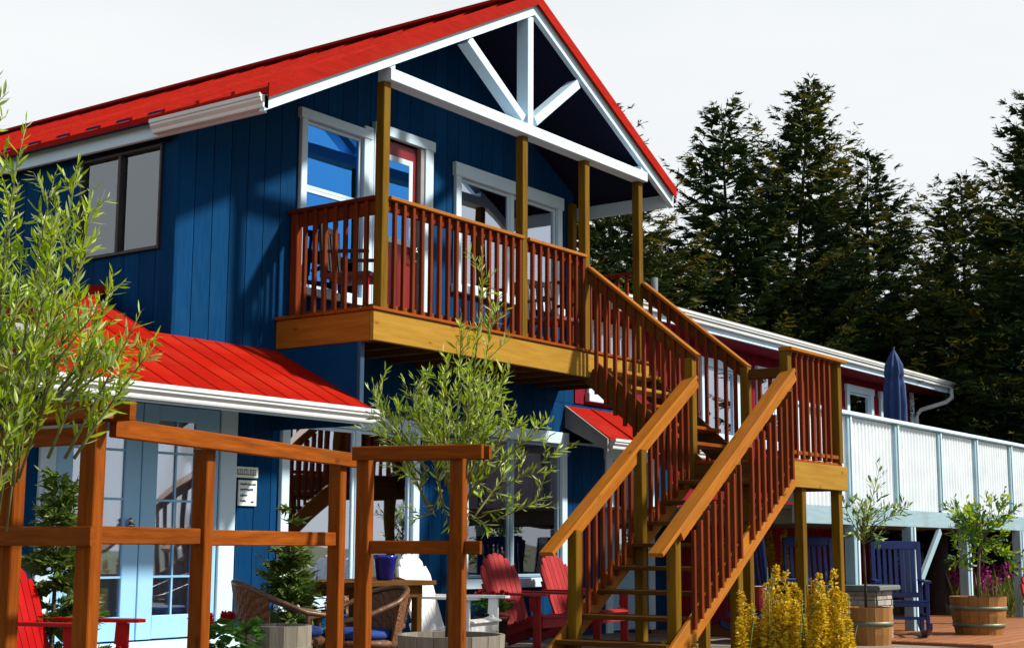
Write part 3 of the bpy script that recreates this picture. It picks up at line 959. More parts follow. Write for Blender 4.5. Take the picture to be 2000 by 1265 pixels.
# upper flight rails
for xx, rails in ((X0, True), (X1 + .02, True)):
    a = Vector((xx + .02, YD - .02, 3.835))
    b = Vector((xx + .02, Y1 - .07, 2.83))
    d = (b - a).normalized()
    up_ = Vector((1, 0, 0)).cross(d)
    if up_.z < 0:
        up_ = -up_
    beam('handrail', a, b, .10, .032, 'handrail_wood', stair, up=up_)
    dn = up_ * -.075
    beam('sub_rail', a + dn, b + dn, .036, .115, 'tread_wood', stair, up=up_)
    sl = (b.z - a.z) / (b.y - a.y)
    for i in range(10):
        yy = YD - .12 - i * .112
        zr = a.z + (yy - a.y) * sl
        zb = DZ + (yy - YD) * (DZ - LZ) / (YD - .04 - Y1) - .34
        zb = max(zb, LZ - .25)
        box('baluster', (xx - .034, xx + .0), (yy - .018, yy + .018), (zb, zr - .03), 'baluster_cedar', stair, ch=.003)
# lower flight, from landing down towards -X
N2 = 10
R2 = (LZ - GZ) / N2
T2 = .292
XB = X0 - T2 * (N2 - 1)
for i in range(1, N2):
    zt_ = LZ - R2 * i
    xf = X0 - T2 * i
    for k in range(2):
        xa = xf - .02 + k * (T2 / 2 + .014)
        box('tread', (xa, xa + T2 / 2 + .005), (Y0 - .01, Y1 + .01), (zt_ - .036, zt_), 'tread_wood', stair)
def sz_(x):
    return .305 + .668 * (x - 10.385)


for yy, mm in ((Y0 - .034, 'handrail_wood'), (Y1 + .034, 'handrail_wood')):
    beam('stringer', (X0 - .02, yy, sz_(X0 - .02)), (9.72, yy, sz_(9.72)), .036, .20, mm, stair)
slope2 = R2 / T2
for j, (yy, xt, tint) in enumerate(((Y0, X0 - .0, 0), (Y1, X0 + .0, 1))):
    def rz(x):
        return 2.66 + (x - 12.44) * .678
    xa, xb = 12.43, 9.93
    a, b = Vector((xa, yy, rz(xa) - .03)), Vector((xb, yy, rz(xb) - .03))
    d = (a - b).normalized()
    up_ = Vector((-d.z, 0, d.x))
    beam('handrail', a, b, .135, .036, 'handrail_wood', stair, up=up_)
    dn = up_ * -.066
    off = Vector((0, -.032, 0))
    s_ = b + (a - b) * .12
    beam('sub_rail', a + dn + off, s_ + dn + off, .036, .088, 'handrail_wood', stair, up=up_)
    for xp in (10.28, 11.36):
        if yy == Y0:
            box('newel_post', (xp - P / 2, xp + P / 2), (yy - .005, yy + .083), (GZ, rz(xp) - .07), 'post_wood', stair)
        else:
            box('newel_post', (xp - P / 2, xp + P / 2), (yy - .09, yy - .002), (GZ, rz(xp) - .07), 'post_wood', stair)
    for i in range(18):
        xx = 12.30 - i * .118
        if min(abs(xx - 10.28), abs(xx - 11.36)) < .07:
            continue
        zb = sz_(xx) + .02
        yo = -.07 if j == 0 else -.016
        box('baluster', (xx - .018, xx + .018), (yy + yo - .018, yy + yo + .016), (max(zb, GZ), rz(xx) - .158), 'baluster_cedar', stair, ch=.003)

# chairs on the balcony
def balcony_chair(loc, rz_, label):
    c = thing('porch_chair', (0, 0, 0), label, 'chair')
    for sx in (-.2, .2):
        beam('leg', (sx, .2, 0), (sx, .2, .42), .035, .035, 'chair_red', c)
        beam('leg', (sx, -.2, 0), (sx, -.26, .88), .035, .035, 'sash_dark', c)
        beam('armrest', (sx * 1.15, .22, .62), (sx * 1.15, -.24, .64), .05, .03, 'sash_dark', c)
        beam('arm_support', (sx * 1.15, .2, .42), (sx * 1.15, .2, .61), .03, .03, 'sash_dark', c)
    box('seat', (-.23, .23), (-.22, .24), (.40, .44), 'interior_rose', c)
    for k in range(6):
        x = -.17 + k * .068
        beam('back_slat', (x, -.215, .48), (x, -.255, .84), .03, .015, 'sash_dark', c, up=(0, 1, 0))
    beam('back_rail', (-.22, -.262, .87), (.22, -.262, .87), .03, .06, 'sash_dark', c)
    return place(c, loc, rz_)


balcony_chair((9.72, 8.78, DZ), math.radians(200), 'dark slatted armchair on the balcony in front of the white window')
balcony_chair((12.9, 8.72, DZ), math.radians(170), 'dark slatted armchair at the far end of the balcony beside the stairs')

# ------------------------------------------------------------------ red building and white terrace
red = thing('red_building', (20, YW, 0), 'barn-red long building with mossy roof and white gutter behind the staircase', 'building')
RXE = 24.6
H_RED = [(16.95, 17.85, 2.45, 3.36), (21.75, 22.65, 2.5, 3.44), (23.15, 23.75, 2.5, 3.44), (22.55, 23.65, 0.1, 1.15), (18.6, 19.6, 2.45, 3.4)]
board_wall('front_wall', 'wall_board', 'x', YW - .002, 16.0, RXE, -.1, lambda x: 3.66, .2, H_RED, 'barn_red', red)
board_wall('front_wall_joint', 'wall_board', 'x', YW - .002, XR + .02, 16.0, 2.61, lambda x: 3.66, .2, [(14.2, 15.0, 2.75, 3.5)], 'barn_red', red)
poly('end_wall', [(RXE, YW, -.1), (RXE, 15, -.1), (RXE, 15, 3.7), (RXE, YW, 3.7)], [(0, 1, 2, 3)], 'barn_red', red)
box('partition', (14, RXE - .1), (YW + 2.0, YW + 2.1), (-.1, 3.6), 'interior', red)
for (a, b, c, d) in H_RED + [(14.2, 15.0, 2.75, 3.5)]:
    flat_window(red, a, b, c, d, YW - .002, cols=() if b - a < .95 else ((a + b) / 2,), trim=.10, gm='glass_clear')
box('corner_board', (RXE - .12, RXE + .02), (YW - .03, YW + .02), (-.1, 3.66), 'white_trim_shade_tint', red)
skin([(13.9, 8.56, 3.88), (25.35, 8.56, 3.88), (25.35, 14.0, 4.95), (13.9, 14.0, 4.95)], red, 'moss_roof', .05, 'roof')
box('fascia', (13.9, 25.3), (8.60, 8.63), (3.66, 3.82), 'white_trim_shade_tint', red)
box('soffit', (13.9, 25.28), (8.632, YW - .004), (3.655, 3.675), 'barn_red', red)
extrude('gutter', GUT, (13.9, 8.60, 3.74), (25.33, 8.60, 3.74), 'gutter_white', red, (0, -1, 0))
tube('downspout', [(25.05, 8.55, 3.74), (25.05, 8.55, 3.58), (24.95, 8.62, 3.50), (24.68, 8.98, 3.36), (24.62, 9.04, 3.26), (24.62, 9.04, .0)], .04, 'gutter_white', red)
tube('vent_pipe', [(17.6, 10.2, 4.1), (17.6, 10.2, 4.75)], .05, 'stone_grey', red)

YR = 6.53
ter = thing('white_terrace', (18, YR, 0), 'raised terrace with white corrugated railing and pale blue posts', 'terrace')
xs = [14.15, 15.56, 17.01, 18.51, 19.95, 21.49, 23.0, 24.5]
for x in xs:
    box('rail_post', (x - .05, x + .05), (YR - .03, YR + .07), (1.46, 2.47), 'pale_blue_paint', ter)
    box('post_edge', (x + .012, x + .052), (YR - .045, YR - .031), (1.46, 2.47), 'white_trim_shade_tint', ter)
for a, b in zip(xs[:-1], xs[1:]):
    pitch, amp = .105, .015
    n = int((b - a - .1) / (pitch / 8))
    v, f = [], []
    for i in range(n + 1):
        x = a + .05 + (b - a - .1) * i / n
        y = YR + .012 + amp * math.sin(2 * math.pi * x / pitch)
        v += [(x, y, 1.44), (x, y, 2.46)]
    f = [(2 * i, 2 * i + 2, 2 * i + 3, 2 * i + 1) for i in range(n)]
    o = poly('railing_panel', v, f, 'panel_white', ter, False, fix=False)
    md = o.modifiers.new('thickness', 'SOLIDIFY')
    md.thickness = .004
box('cap_rail', (14.1, 24.55), (YR - .07, YR + .09), (2.472, 2.515), 'white_trim_shade_tint', ter)
box('edge_beam', (14.1, 24.6), (YR - .02, YR + .02), (1.24, 1.435), 'pale_blue_paint', ter)
for i in range(17):
    yy = YR + .03 + i * .15
    box('floor_plank', (14.1, 24.6), (yy, yy + .144), (1.40, 1.432), 'stave_grey', ter)
for i in range(12):
    xx = 14.6 + i * .85
    box('joist', (xx, xx + .04), (YR + .022, YW - .05), (1.25, 1.398), 'stave_grey', ter)
for x in (15.6, 17.35, 19.38, 21.72, 24.2):
    box('support_post', (x - .06, x + .06), (YR - .06, YR + .06), (GZ, 1.238), 'pale_blue_paint', ter)
    box('post_edge', (x + .02, x + .066), (YR - .076, YR - .061), (GZ, 1.238), 'white_trim_shade_tint', ter)
beam('brace', (18.45, YR, 1.2), (17.42, YR, .35), .05, .09, 'pale_blue_paint', ter)
beam('brace', (22.6, YR, 1.1), (21.8, YR, .2), .05, .09, 'pale_blue_paint', ter)

# wooden patio platform at the right
plat = thing('wooden_platform', (17, 6.8, GZ), 'orange-brown plank platform under the white terrace', 'deck')
for i in range(24):
    yy = 4.95 + i * .17
    box('plank', (15.4, 25.0), (yy, yy + .163), (-.035, 0.0), 'deck_plank', plat)
box('skirt_board', (15.4, 25.0), (4.92, 4.948), (GZ, -.003), 'deck_plank', plat)
box('skirt_board', (15.37, 15.398), (4.92, 9.0), (GZ, -.003), 'deck_plank', plat)

# closed umbrella on the terrace
um = thing('closed_umbrella', (18.3, 7.0, 1.43), 'closed navy blue patio umbrella standing on the white terrace', 'umbrella')
v, f = [], []
seg = 40
prof = [(0.02, 2.12), (0.05, 2.06), (0.10, 1.93), (0.115, 1.80), (0.10, 1.74), (0.125, 1.66), (0.135, 1.4), (0.13, 1.1), (0.12, .9), (0.14, .8), (0.125, .66)]
for i, (r_, z_) in enumerate(prof):
    for k in range(seg):
        t = 2 * math.pi * k / seg
        rr_ = r_ * (1 + .22 * math.sin(8 * t + i * .35) * min(1, i / 2))
        v.append((18.3 + rr_ * math.cos(t), 7.0 + rr_ * math.sin(t), 1.43 + z_))
for i in range(len(prof) - 1):
    for k in range(seg):
        k2 = (k + 1) % seg
        f.append((i * seg + k, (i + 1) * seg + k, (i + 1) * seg + k2, i * seg + k2))
poly('canopy', v, f, 'umbrella_blue', um, True, fix=False)
tube('pole', [(18.3, 7.0, 1.435), (18.3, 7.0, 3.60)], .02, 'metal_dark', um)
lathe('base', [(.001, 0), (.22, 0), (.22, .05), (.05, .09), (.03, .2), (.001, .2)], (18.3, 7.0, 1.435), 'metal_dark', um)
tube('strap', [(18.3 + .15 * math.cos(t / 10 * 6.283), 7.0 + .15 * math.sin(t / 10 * 6.283), 2.33) for t in range(11)], .012, 'umbrella_blue', um)

# ------------------------------------------------------------------ garden trellis in the foreground
tre = thing('garden_trellis', (5.4, 5.6, GZ), 'orange-brown timber trellis of posts and rails in the foreground', 'trellis')
pA, pC, pD = Vector((4.11, 5.23, 0)), Vector((5.06, 5.56, 0)), Vector((6.53, 6.0, 0))
p0 = Vector((4.085, 5.76, 0))
pE, pF = Vector((6.44, 5.70, 0)), Vector((6.60, 5.13, 0))
TP = .082
dirA = (pD - pA).normalized()
dirL = (p0 - pA).normalized()


def tpost(p, zt, d):
    a, b = Vector((p.x, p.y, GZ - .1)), Vector((p.x, p.y, zt))
    beam('post', a, b, TP, TP, 'trellis_cedar', tre, up=d)


nA = Vector((dirA.y, -dirA.x, 0))
tpost(pA, 1.53, dirA)
tpost(pC, 1.47, dirA)
tpost(pD, 1.50, dirA)
tpost(p0, 1.53, dirA)
tpost(pE, 1.50, dirA)
tpost(pF, 1.50, dirA)
tpost(pA + dirL * 1.1, 1.5, dirA)
offA = nA * (TP / 2 + .02)


def rail(a, b, z, h, off, name='rail', w=.036):
    beam(name, Vector((a.x, a.y, z)) + off, Vector((b.x, b.y, z)) + off, w, h, 'trellis_cedar', tre)


bk = nA * -(TP / 2 + .02)
rail(pA + dirA * .05, pD + dirA * .12, 1.505, .085, offA * .0 + nA * (-TP / 2 - .02) * -1)
rail(pA + dirA * .045, pC - dirA * .045, 1.035, .08, nA * 0)
rail(pC + dirA * .045, pD - dirA * .045, 1.03, .08, nA * 0)
nL = Vector((-1, 0, 0))
rail(pA + dirL * -.10, pA + dirL * 1.5, 1.03, .085, nL * (TP / 2 + .02))
for s in (-1, 1):
    rail(pA + dirL * -.17, pA + dirL * 1.5, 1.575, .085, nL * (s * (TP / 2 + .02)), 'top_beam')
rail(pA + dirL * .06, pA + dirL * 1.45, 1.47, .08, nL * 0)
dirR = (pF - pE).normalized()
nR = Vector((dirR.y, -dirR.x, 0))
if nR.dot(Vector((-1, 0, 0))) < 0:
    nR = -nR
rail(pE - dirR * .05, pF + dirR * .17, 1.525, .08, nR * (TP / 2 + .02), 'top_beam')
rail(pE - dirR * .05, pF + dirR * .17, 1.525, .08, nR * -(TP / 2 + .02), 'top_beam')
rail(pE + dirR * .045, pF - dirR * .045, 0.985, .075, nR * 0)
rail(pF + dirR * .045, pF + dirR * .14, 0.985, .075, nR * 0)

# signs beside the patio doors
s1 = thing('wall_plaque', (8.74, YW - .03, 1.55), 'narrow grey-white lettered plaque on the blue wall above a notice', 'sign')
box('board', (8.605, 8.872), (YW - .025, YW - .005), (1.555, 1.648), 'paper', s1)
x = 8.625
for ch, wd in zip(range(11), (.018, .02, .02, .02, .022, .022, .026, .02, .02, .02, .02)):
    kind = random.random()
    box('letter_stroke', (x, x + .005), (YW - .029, YW - .0255), (1.578, 1.628), 'ink_dark', s1, ch=.001)
    if kind > .3:
        box('letter_stroke', (x + .006, x + wd * .7), (YW - .029, YW - .0255), (1.620, 1.628), 'ink_dark', s1, ch=.001)
    if kind < .7:
        box('letter_stroke', (x + .006, x + wd * .7), (YW - .029, YW - .0255), (1.578, 1.586), 'ink_dark', s1, ch=.001)
    x += wd
s2 = thing('paper_notice', (8.76, YW - .03, 1.31), 'pale notice with blue handwriting below the plaque on the blue wall', 'sign')
box('board', (8.655, 8.868), (YW - .022, YW - .005), (1.32, 1.535), 'paper', s2)
for zz, x1_ in ((1.50, 8.85), (1.455, 8.82), (1.405, 8.755), (1.36, 8.74)):
    x = 8.672
    while x < x1_:
        wl = random.uniform(.008, .02)
        box('handwriting', (x, min(x + wl, x1_)), (YW - .0255, YW - .0225), (zz - random.uniform(.004, .010), zz + random.uniform(.004, .012)), 'ink_blue', s2, ch=.001)
        x += wl + .004
box('handwriting', (8.80, 8.83), (YW - .0255, YW - .0225), (1.345, 1.36), 'ink_dark', s2, ch=.001)


# ------------------------------------------------------------------ furniture builders
def adirondack(name, m, label):
    c = thing(name, (0, 0, 0), label, 'chair', None)   # faces +X
    for s in (-1, 1):
        y = s * .26
        # sloping seat rail that is also the rear leg
        beam('rear_leg', (-.42, y * .9, .05), (.36, y * .9, .33), .024, .10, m, c)
        beam('front_leg', (.33, y * 1.08, 0), (.33, y * 1.08, .52), .09, .024, m, c, up=(0, 1, 0))
        beam('arm_bracket', (.30, y * 1.14, .38), (.30, y * 1.2, .52), .08, .02, m, c, up=(0, 1, 0))
        v, f = [], []
        pr_ = [(.46, .05), (.47, -.03), (.40, -.075), (.05, -.06), (-.30, -.04), (-.34, .02), (.05, .06), (.38, .075)]
        for z in (.525, .547):
            v += [(px, y * 1.14 + q * -s, z) for px, q in pr_]
        n = len(pr_)
        f = [tuple(range(n)), tuple(range(2 * n - 1, n - 1, -1))] + [(i, (i + 1) % n, n + (i + 1) % n, n + i) for i in range(n)]
        poly('armrest', v, f, m, c)
    for k in range(6):
        t = k / 5
        x = .38 - t * .50
        z = .345 - t * .155 + (.01 if k else -.01)
        beam('seat_slat', (x, -.27, z), (x, .27, z), .075, .018, m, c, up=(.3, 0, 1))
    beam('front_apron', (.372, -.26, .275), (.372, .26, .275), .02, .10, m, c)
    bx, bz = -.15, .17
    d = Vector((-.34, 0, .94)).normalized()
    hs = [.66, .735, .775, .79, .775, .735, .66]
    for k in range(7):
        o = (k - 3)
        wb, wt_ = .072, .083
        p = Vector((bx, o * wb, bz))
        q = p + d * hs[k]
        q.y = o * wt_
        v, f = [], []
        th = Vector((.94, 0, .34)) * .011
        tip = .025 if abs(o) == 3 else .012
        for sgn in (-1, 1):
            v += [p + Vector((0, -wb / 2 + .003, 0)) + th * sgn, p + Vector((0, wb / 2 - .003, 0)) + th * sgn,
                  q + Vector((0, wt_ / 2 - .003, 0)) - d * (tip * (o if o > 0 else 0)) + th * sgn,
                  q + d * .012 + th * sgn,
                  q + Vector((0, -wt_ / 2 + .003, 0)) - d * (tip * (-o if o < 0 else 0)) + th * sgn]
        f = [(0, 1, 2, 3, 4), (9, 8, 7, 6, 5)] + [(i, (i + 1) % 5, 5 + (i + 1) % 5, 5 + i) for i in range(5)]
        poly('back_slat', v, f, m, c)
    for h in (.12, .46):
        q = Vector((bx, 0, bz)) + d * h - Vector((.94, 0, .34)) * .026
        beam('back_rail', (q.x, -.28, q.z), (q.x, .28, q.z), .024, .07, m, c, up=d)
    return c


ad_red = adirondack('adirondack_chair', 'chair_red', 'bright red adirondack chair behind the left end of the trellis')
ang_rr = math.atan2(-.811, .585)
place(ad_red, (5.84, 7.72, 0.0), ang_rr - math.radians(16), .96)
dup(ad_red, (10.48, 8.26, 0), math.radians(-80), 'white adirondack chair under the patio window between trellis and red chairs', None, {'chair_red': 'chair_white'})
dup(ad_red, (11.76, 8.28, 0), math.radians(-92), 'faded red adirondack chair below the window left of the stairs', None, {'chair_red': 'chair_red_faded'})
dup(ad_red, (12.95, 8.40, 0), math.radians(-88), 'red adirondack chair partly hidden behind the lowest stair steps', None, {'chair_red': 'chair_red_faded'})
dup(ad_red, (14.98, 4.02, GZ), math.radians(-100), 'dark red adirondack chair cut off at the right edge', None, None)


def rocker(label):
    c = thing('rocking_chair', (0, 0, 0), label, 'chair')   # faces +X
    m = 'chair_blue'
    for s in (-1, 1):
        y = s * .27
        pts = [(-.52 + i * .1, y, .035 + .16 * ((-.52 + i * .1) / .52) ** 2 * .8) for i in range(11)]
        v, f = [], []
        for p in pts:
            v += [(p[0], y - .018, p[2] - .035), (p[0], y + .018, p[2] - .035), (p[0], y + .018, p[2] + .03), (p[0], y - .018, p[2] + .03)]
        for i in range(10):
            a = i * 4
            f += [(a + k, a + (k + 1) % 4, a + 4 + (k + 1) % 4, a + 4 + k) for k in range(4)]
        f += [(0, 1, 2, 3), (43, 42, 41, 40)]
        poly('rocker_runner', v, f, m, c)
        beam('front_leg', (.26, y, .06), (.26, y, .62), .045, .045, m, c)
        beam('back_post', (-.24, y, .06), (-.38, y, 1.10), .045, .05, m, c)
        beam('armrest', (.32, y * 1.04, .635), (-.32, y * 1.04, .645), .085, .025, m, c)
        beam('stretcher', (.25, y, .24), (-.24, y, .24), .03, .035, m, c)
    beam('seat_rail', (.27, -.25, .38), (.27, .25, .38), .03, .06, m, c)
    beam('stretcher', (.26, -.25, .22), (.26, .25, .22), .03, .035, m, c)
    for k in range(8):
        x = .27 - k * .066
        beam('seat_slat', (x, -.29, .415 - k * .005), (x, .29, .415 - k * .005), .056, .018, m, c)
    beam('back_rail', (-.375, -.25, 1.06), (-.375, .25, 1.06), .03, .10, m, c, up=(-.13, 0, 1))
    beam('back_rail', (-.285, -.25, .47), (-.285, .25, .47), .03, .06, m, c, up=(-.13, 0, 1))
    for k in range(7):
        y = -.20 + k * .0667
        beam('back_slat', (-.29, y, .49), (-.37, y, 1.02), .016, .045, m, c, up=(0, 1, 0))
    return c


rk = rocker('navy blue rocking chair on the platform beside the stone pillar')
place(rk, (16.22, 6.22, 0), math.radians(-152), .96)
dup(rk, (15.10, 7.30, 0), math.radians(-20), 'leftmost navy blue rocking chair behind the stairs, beside a striped cushion chair')
dup(rk, (15.70, 7.00, 0), math.radians(-140), 'navy blue rocking chair with red and white striped cushion behind the landing posts')
pil = thing('striped_cushion', (15.62, 7.0, .43), 'red and white striped cushion lying on a blue rocking chair', 'cushion')
for k in range(6):
    box('stripe', (15.40 + k * .07, 15.469 + k * .07), (6.78, 7.18), (.425, .56), 'stripe_red' if k % 2 == 0 else 'stripe_white', pil, ch=.03)
pil2 = thing('striped_pillow', (14.2, 6.75, .4), 'red and white striped pillow glimpsed under the stair stringer', 'cushion')
for k in range(4):
    box('stripe', (14.05 + k * .08, 14.129 + k * .08), (6.9, 7.1), (.33, .58), 'stripe_red' if k % 2 == 0 else 'stripe_white', pil2, ch=.03)
bb = thing('blue_bench', (14.2, 7.0, 0), 'small blue bench below the stairs carrying the striped pillow', 'bench')
box('seat', (13.85, 14.6), (6.75, 7.2), (.27, .32), 'chair_blue', bb)
for x in (13.9, 14.52):
    for y in (6.8, 7.12):
        box('leg', (x, x + .05), (y, y + .05), (0, .269), 'chair_blue', bb)


def wicker(label):
    c = thing('wicker_chair', (0, 0, 0), label, 'chair')     # faces +X
    R = .29
    n, hrows = 36, 10
    v, f = [], []

    def topz(t):   # t -1..1 around the back
        return .80 - .10 * abs(t) ** 2.2
    for i in range(n + 1):
        t = -1 + 2 * i / n
        th = math.pi + t * math.radians(66)
        for j in range(hrows + 1):
            u = j / hrows
            z = .40 + (topz(t) - .40) * u
            r_ = R + .07 * u
            wob = .004 * math.sin(i * 2.0 + (j % 2) * math.pi)
            v.append(((r_ + wob) * math.cos(th), (r_ + wob) * math.sin(th), z))
    for i in range(n):
        for j in range(hrows):
            a = i * (hrows + 1) + j
            f.append((a, a + 1, a + hrows + 2, a + hrows + 1))
    o = poly('woven_back', v, f, 'wicker', c, False, fix=False)
    md = o.modifiers.new('thickness', 'SOLIDIFY')
    md.thickness = .018
    rim = []
    for i in range(n + 1):
        t = -1 + 2 * i / n
        th = math.pi + t * math.radians(66)
        rim.append(((R + .072) * math.cos(th), (R + .072) * math.sin(th), topz(t) + .005))
    rim = [(.29, rim[0][1] * .80, .42), (.30, rim[0][1] * .86, .575), (.12, rim[0][1] * .95, .60)] + rim + [(.12, rim[-1][1] * .95, .60), (.30, rim[-1][1] * .86, .575), (.29, rim[-1][1] * .80, .42)]
    tube('rim', rim, .021, 'wicker_rim', c)
    lathe('seat_ring', [(.001, .36), (.28, .36), (.31, .38), (.31, .41), (.28, .425), (.001, .425)], (0, 0, 0), 'wicker', c, 30)
    lathe('cushion', [(.001, .426), (.26, .426), (.285, .45), (.27, .485), (.2, .50), (.001, .505)], (0, 0, 0), 'cushion_blue', c, 30)
    for a in (40, 140, 220, 320):
        t = math.radians(a)
        tube('leg', [(.31 * math.cos(t), .31 * math.sin(t), 0), (.26 * math.cos(t), .26 * math.sin(t), .37)], .018, 'wicker_rim', c)
    tube('stretcher', [(.24, .2, .15), (-.24, -.2, .15)], .011, 'wicker_rim', c)
    tube('stretcher', [(.24, -.2, .15), (-.24, .2, .15)], .011, 'wicker_rim', c)
    return c


wk = wicker('wicker armchair with blue cushion left of the patio table')
place(wk, (7.12, 7.0, 0), math.radians(-38), .93)
dup(wk, (7.52, 6.68, 0), math.radians(160), 'wicker armchair seen from behind at the near side of the patio table', sc=.88)
dup(wk, (8.98, 7.86, 0), math.radians(200), 'wicker armchair with blue cushion at the far right of the patio table', sc=.9)

tb = thing('patio_table', (8.22, 7.36, 0), 'brown wooden patio table behind the trellis carrying a blue pot', 'table')
for k in range(8):
    a = -.42 + k * .106
    half = .45
    box('top_plank', (8.22 - half, 8.22 + half), (7.36 + a, 7.36 + a + .102), (.70, .735), 'tread_wood', tb)
box('apron', (7.85, 8.59), (7.01, 7.04), (.61, .698), 'tread_wood', tb)
box('apron', (7.85, 8.59), (7.67, 7.70), (.61, .698), 'tread_wood', tb)
for x in (7.85, 8.53):
    for y in (7.01, 7.64):
        box('leg', (x, x + .06), (y, y + .06), (0, .699), 'tread_wood', tb)
bp_ = thing('blue_pot', (8.40, 7.22, .736), 'glazed cobalt blue pot standing on the patio table', 'pot')
lathe('body', [(.001, 0), (.055, 0), (.065, .01), (.085, .15), (.095, .16), (.097, .185), (.085, .185), (.08, .15), (.001, .14)], (8.40, 7.22, .737), 'pot_blue', bp_)


def barrel(name, c, r0, r1, h, m, label, hoops=(.25, .7), nst=18):
    t_ = thing(name, c, label, 'planter')
    for k in range(nst):
        a0 = 2 * math.pi * k / nst + .006
        a1 = 2 * math.pi * (k + 1) / nst - .006
        v, f = [], []
        lv = [(0, r0), (.5, (r0 + r1) / 2 + .012), (1, r1)]
        for u, r_ in lv:
            for rr_ in (r_, r_ - .028):
                for a in (a0, a1):
                    v.append((c[0] + rr_ * math.cos(a), c[1] + rr_ * math.sin(a), c[2] + h * u))
        for i in range(2):
            b = i * 4
            f += [(b, b + 1, b + 5, b + 4), (b + 2, b + 6, b + 7, b + 3), (b, b + 4, b + 6, b + 2), (b + 1, b + 3, b + 7, b + 5)]
        f += [(0, 2, 3, 1), (8, 9, 11, 10)]
        cc = Vector((c[0] + r0 * math.cos((a0 + a1) / 2), c[1] + r0 * math.sin((a0 + a1) / 2), c[2] + h / 2))
        # local X up the stave for grain
        R = Matrix(((0, -1, 0, 0), (0, 0, -1, 0), (1, 0, 0, 0), (0, 0, 0, 1)))
        M = Matrix.Translation(cc) @ R
        Mi = M.inverted()
        me = recalc(mesh('stave', [Mi @ Vector(p) for p in v], f, m))
        put('stave', me, t_, M)
    for u in hoops:
        r_ = r0 + (r1 - r0) * u + .012 * (1 - abs(2 * u - 1)) + .004
        lathe('hoop', [(r_ - .003, h * u - .022), (r_ + .002, h * u - .022), (r_ + .004, h * u + .022), (r_ - .003, h * u + .022)], c, 'hoop', t_, 36)
    lathe('soil', [(.001, h * .88), (r1 - .05, h * .86)], c, 'soil', t_, 20)
    return t_


barrel('barrel_planter', (6.66, 6.58, 0), .17, .20, .50, 'stave_grey', 'small weathered grey tub under the left wicker chair', nst=14)
barrel('barrel_planter', (7.40, 5.80, 0), .30, .345, .44, 'stave_grey', 'wide weathered half barrel holding the central willow')
barrel('barrel_planter', (14.62, 5.98, GZ), .22, .27, .54, 'stave_oak', 'oak half barrel with green hoops beside the stone pillar')
barrel('barrel_planter', (17.20, 5.66, 0), .27, .325, .43, 'stave_oak', 'oak half barrel with a small tree on the platform at right')

# stone pillar / fire table
sp = thing('stone_pillar', (15.6, 6.42, 0), 'low pale stone pillar with grey slab on the platform', 'pillar')
box('core', (15.34, 15.78), (6.16, 6.60), (.0, .52), 'stone_mortar', sp)
rowz = 0.0
rs = random.Random(3)
while rowz < .50:
    hh = rs.uniform(.045, .075)
    hh = min(hh, .52 - rowz)
    for face in range(2):
        u = 0.0
        while u < .44:
            wd = min(rs.uniform(.08, .17), .44 - u)
            pr_ = rs.uniform(.008, .022)
            if face == 0:
                box('stone', (15.34 + u + .003, 15.34 + u + wd - .003), (6.16 - pr_, 6.16), (rowz + .003, rowz + hh - .003), 'stone_light', sp, ch=.006)
            else:
                box('stone', (15.34 - pr_, 15.34), (6.16 + u + .003, 6.16 + u + wd - .003), (rowz + .003, rowz + hh - .003), 'stone_light', sp, ch=.006)
            u += wd
    rowz += hh
box('cap_slab', (15.26, 15.86), (6.08, 6.68), (.522, .58), 'stone_grey', sp, ch=.012)

# ------------------------------------------------------------------ vegetation
def quads_mesh(name, V, m, k=4):
    """V: array (n, k, 3) of separate faces."""
    n = V.shape[0]
    me = bpy.data.meshes.new(name)
    me.vertices.add(n * k)
    me.vertices.foreach_set('co', V.reshape(-1))
    me.loops.add(n * k)
    me.loops.foreach_set('vertex_index', np.arange(n * k, dtype=np.int32))
    me.polygons.add(n)
    me.polygons.foreach_set('loop_start', np.arange(0, n * k, k, dtype=np.int32))
    me.polygons.foreach_set('loop_total', np.full(n, k, dtype=np.int32))
    me.materials.append(MATS[m])
    me.update()
    me.validate()
    return me


def stuff(o):
    o['kind'] = 'stuff'
    return o


def unit(a):
    return a / np.maximum(np.linalg.norm(a, axis=-1, keepdims=True), 1e-9)


def diamonds(P0, D, Ln, Wd, rng):
    """Pointed slips: start P0, direction D, length Ln, width Wd."""
    D = unit(D)
    rnd_ = unit(rng.normal(size=D.shape))
    S = unit(np.cross(D, rnd_))
    Ln = Ln[:, None]
    Wd = Wd[:, None]
    mid = P0 + D * Ln * .45
    return np.stack([P0, mid + S * Wd / 2, P0 + D * Ln, mid - S * Wd / 2], axis=1)


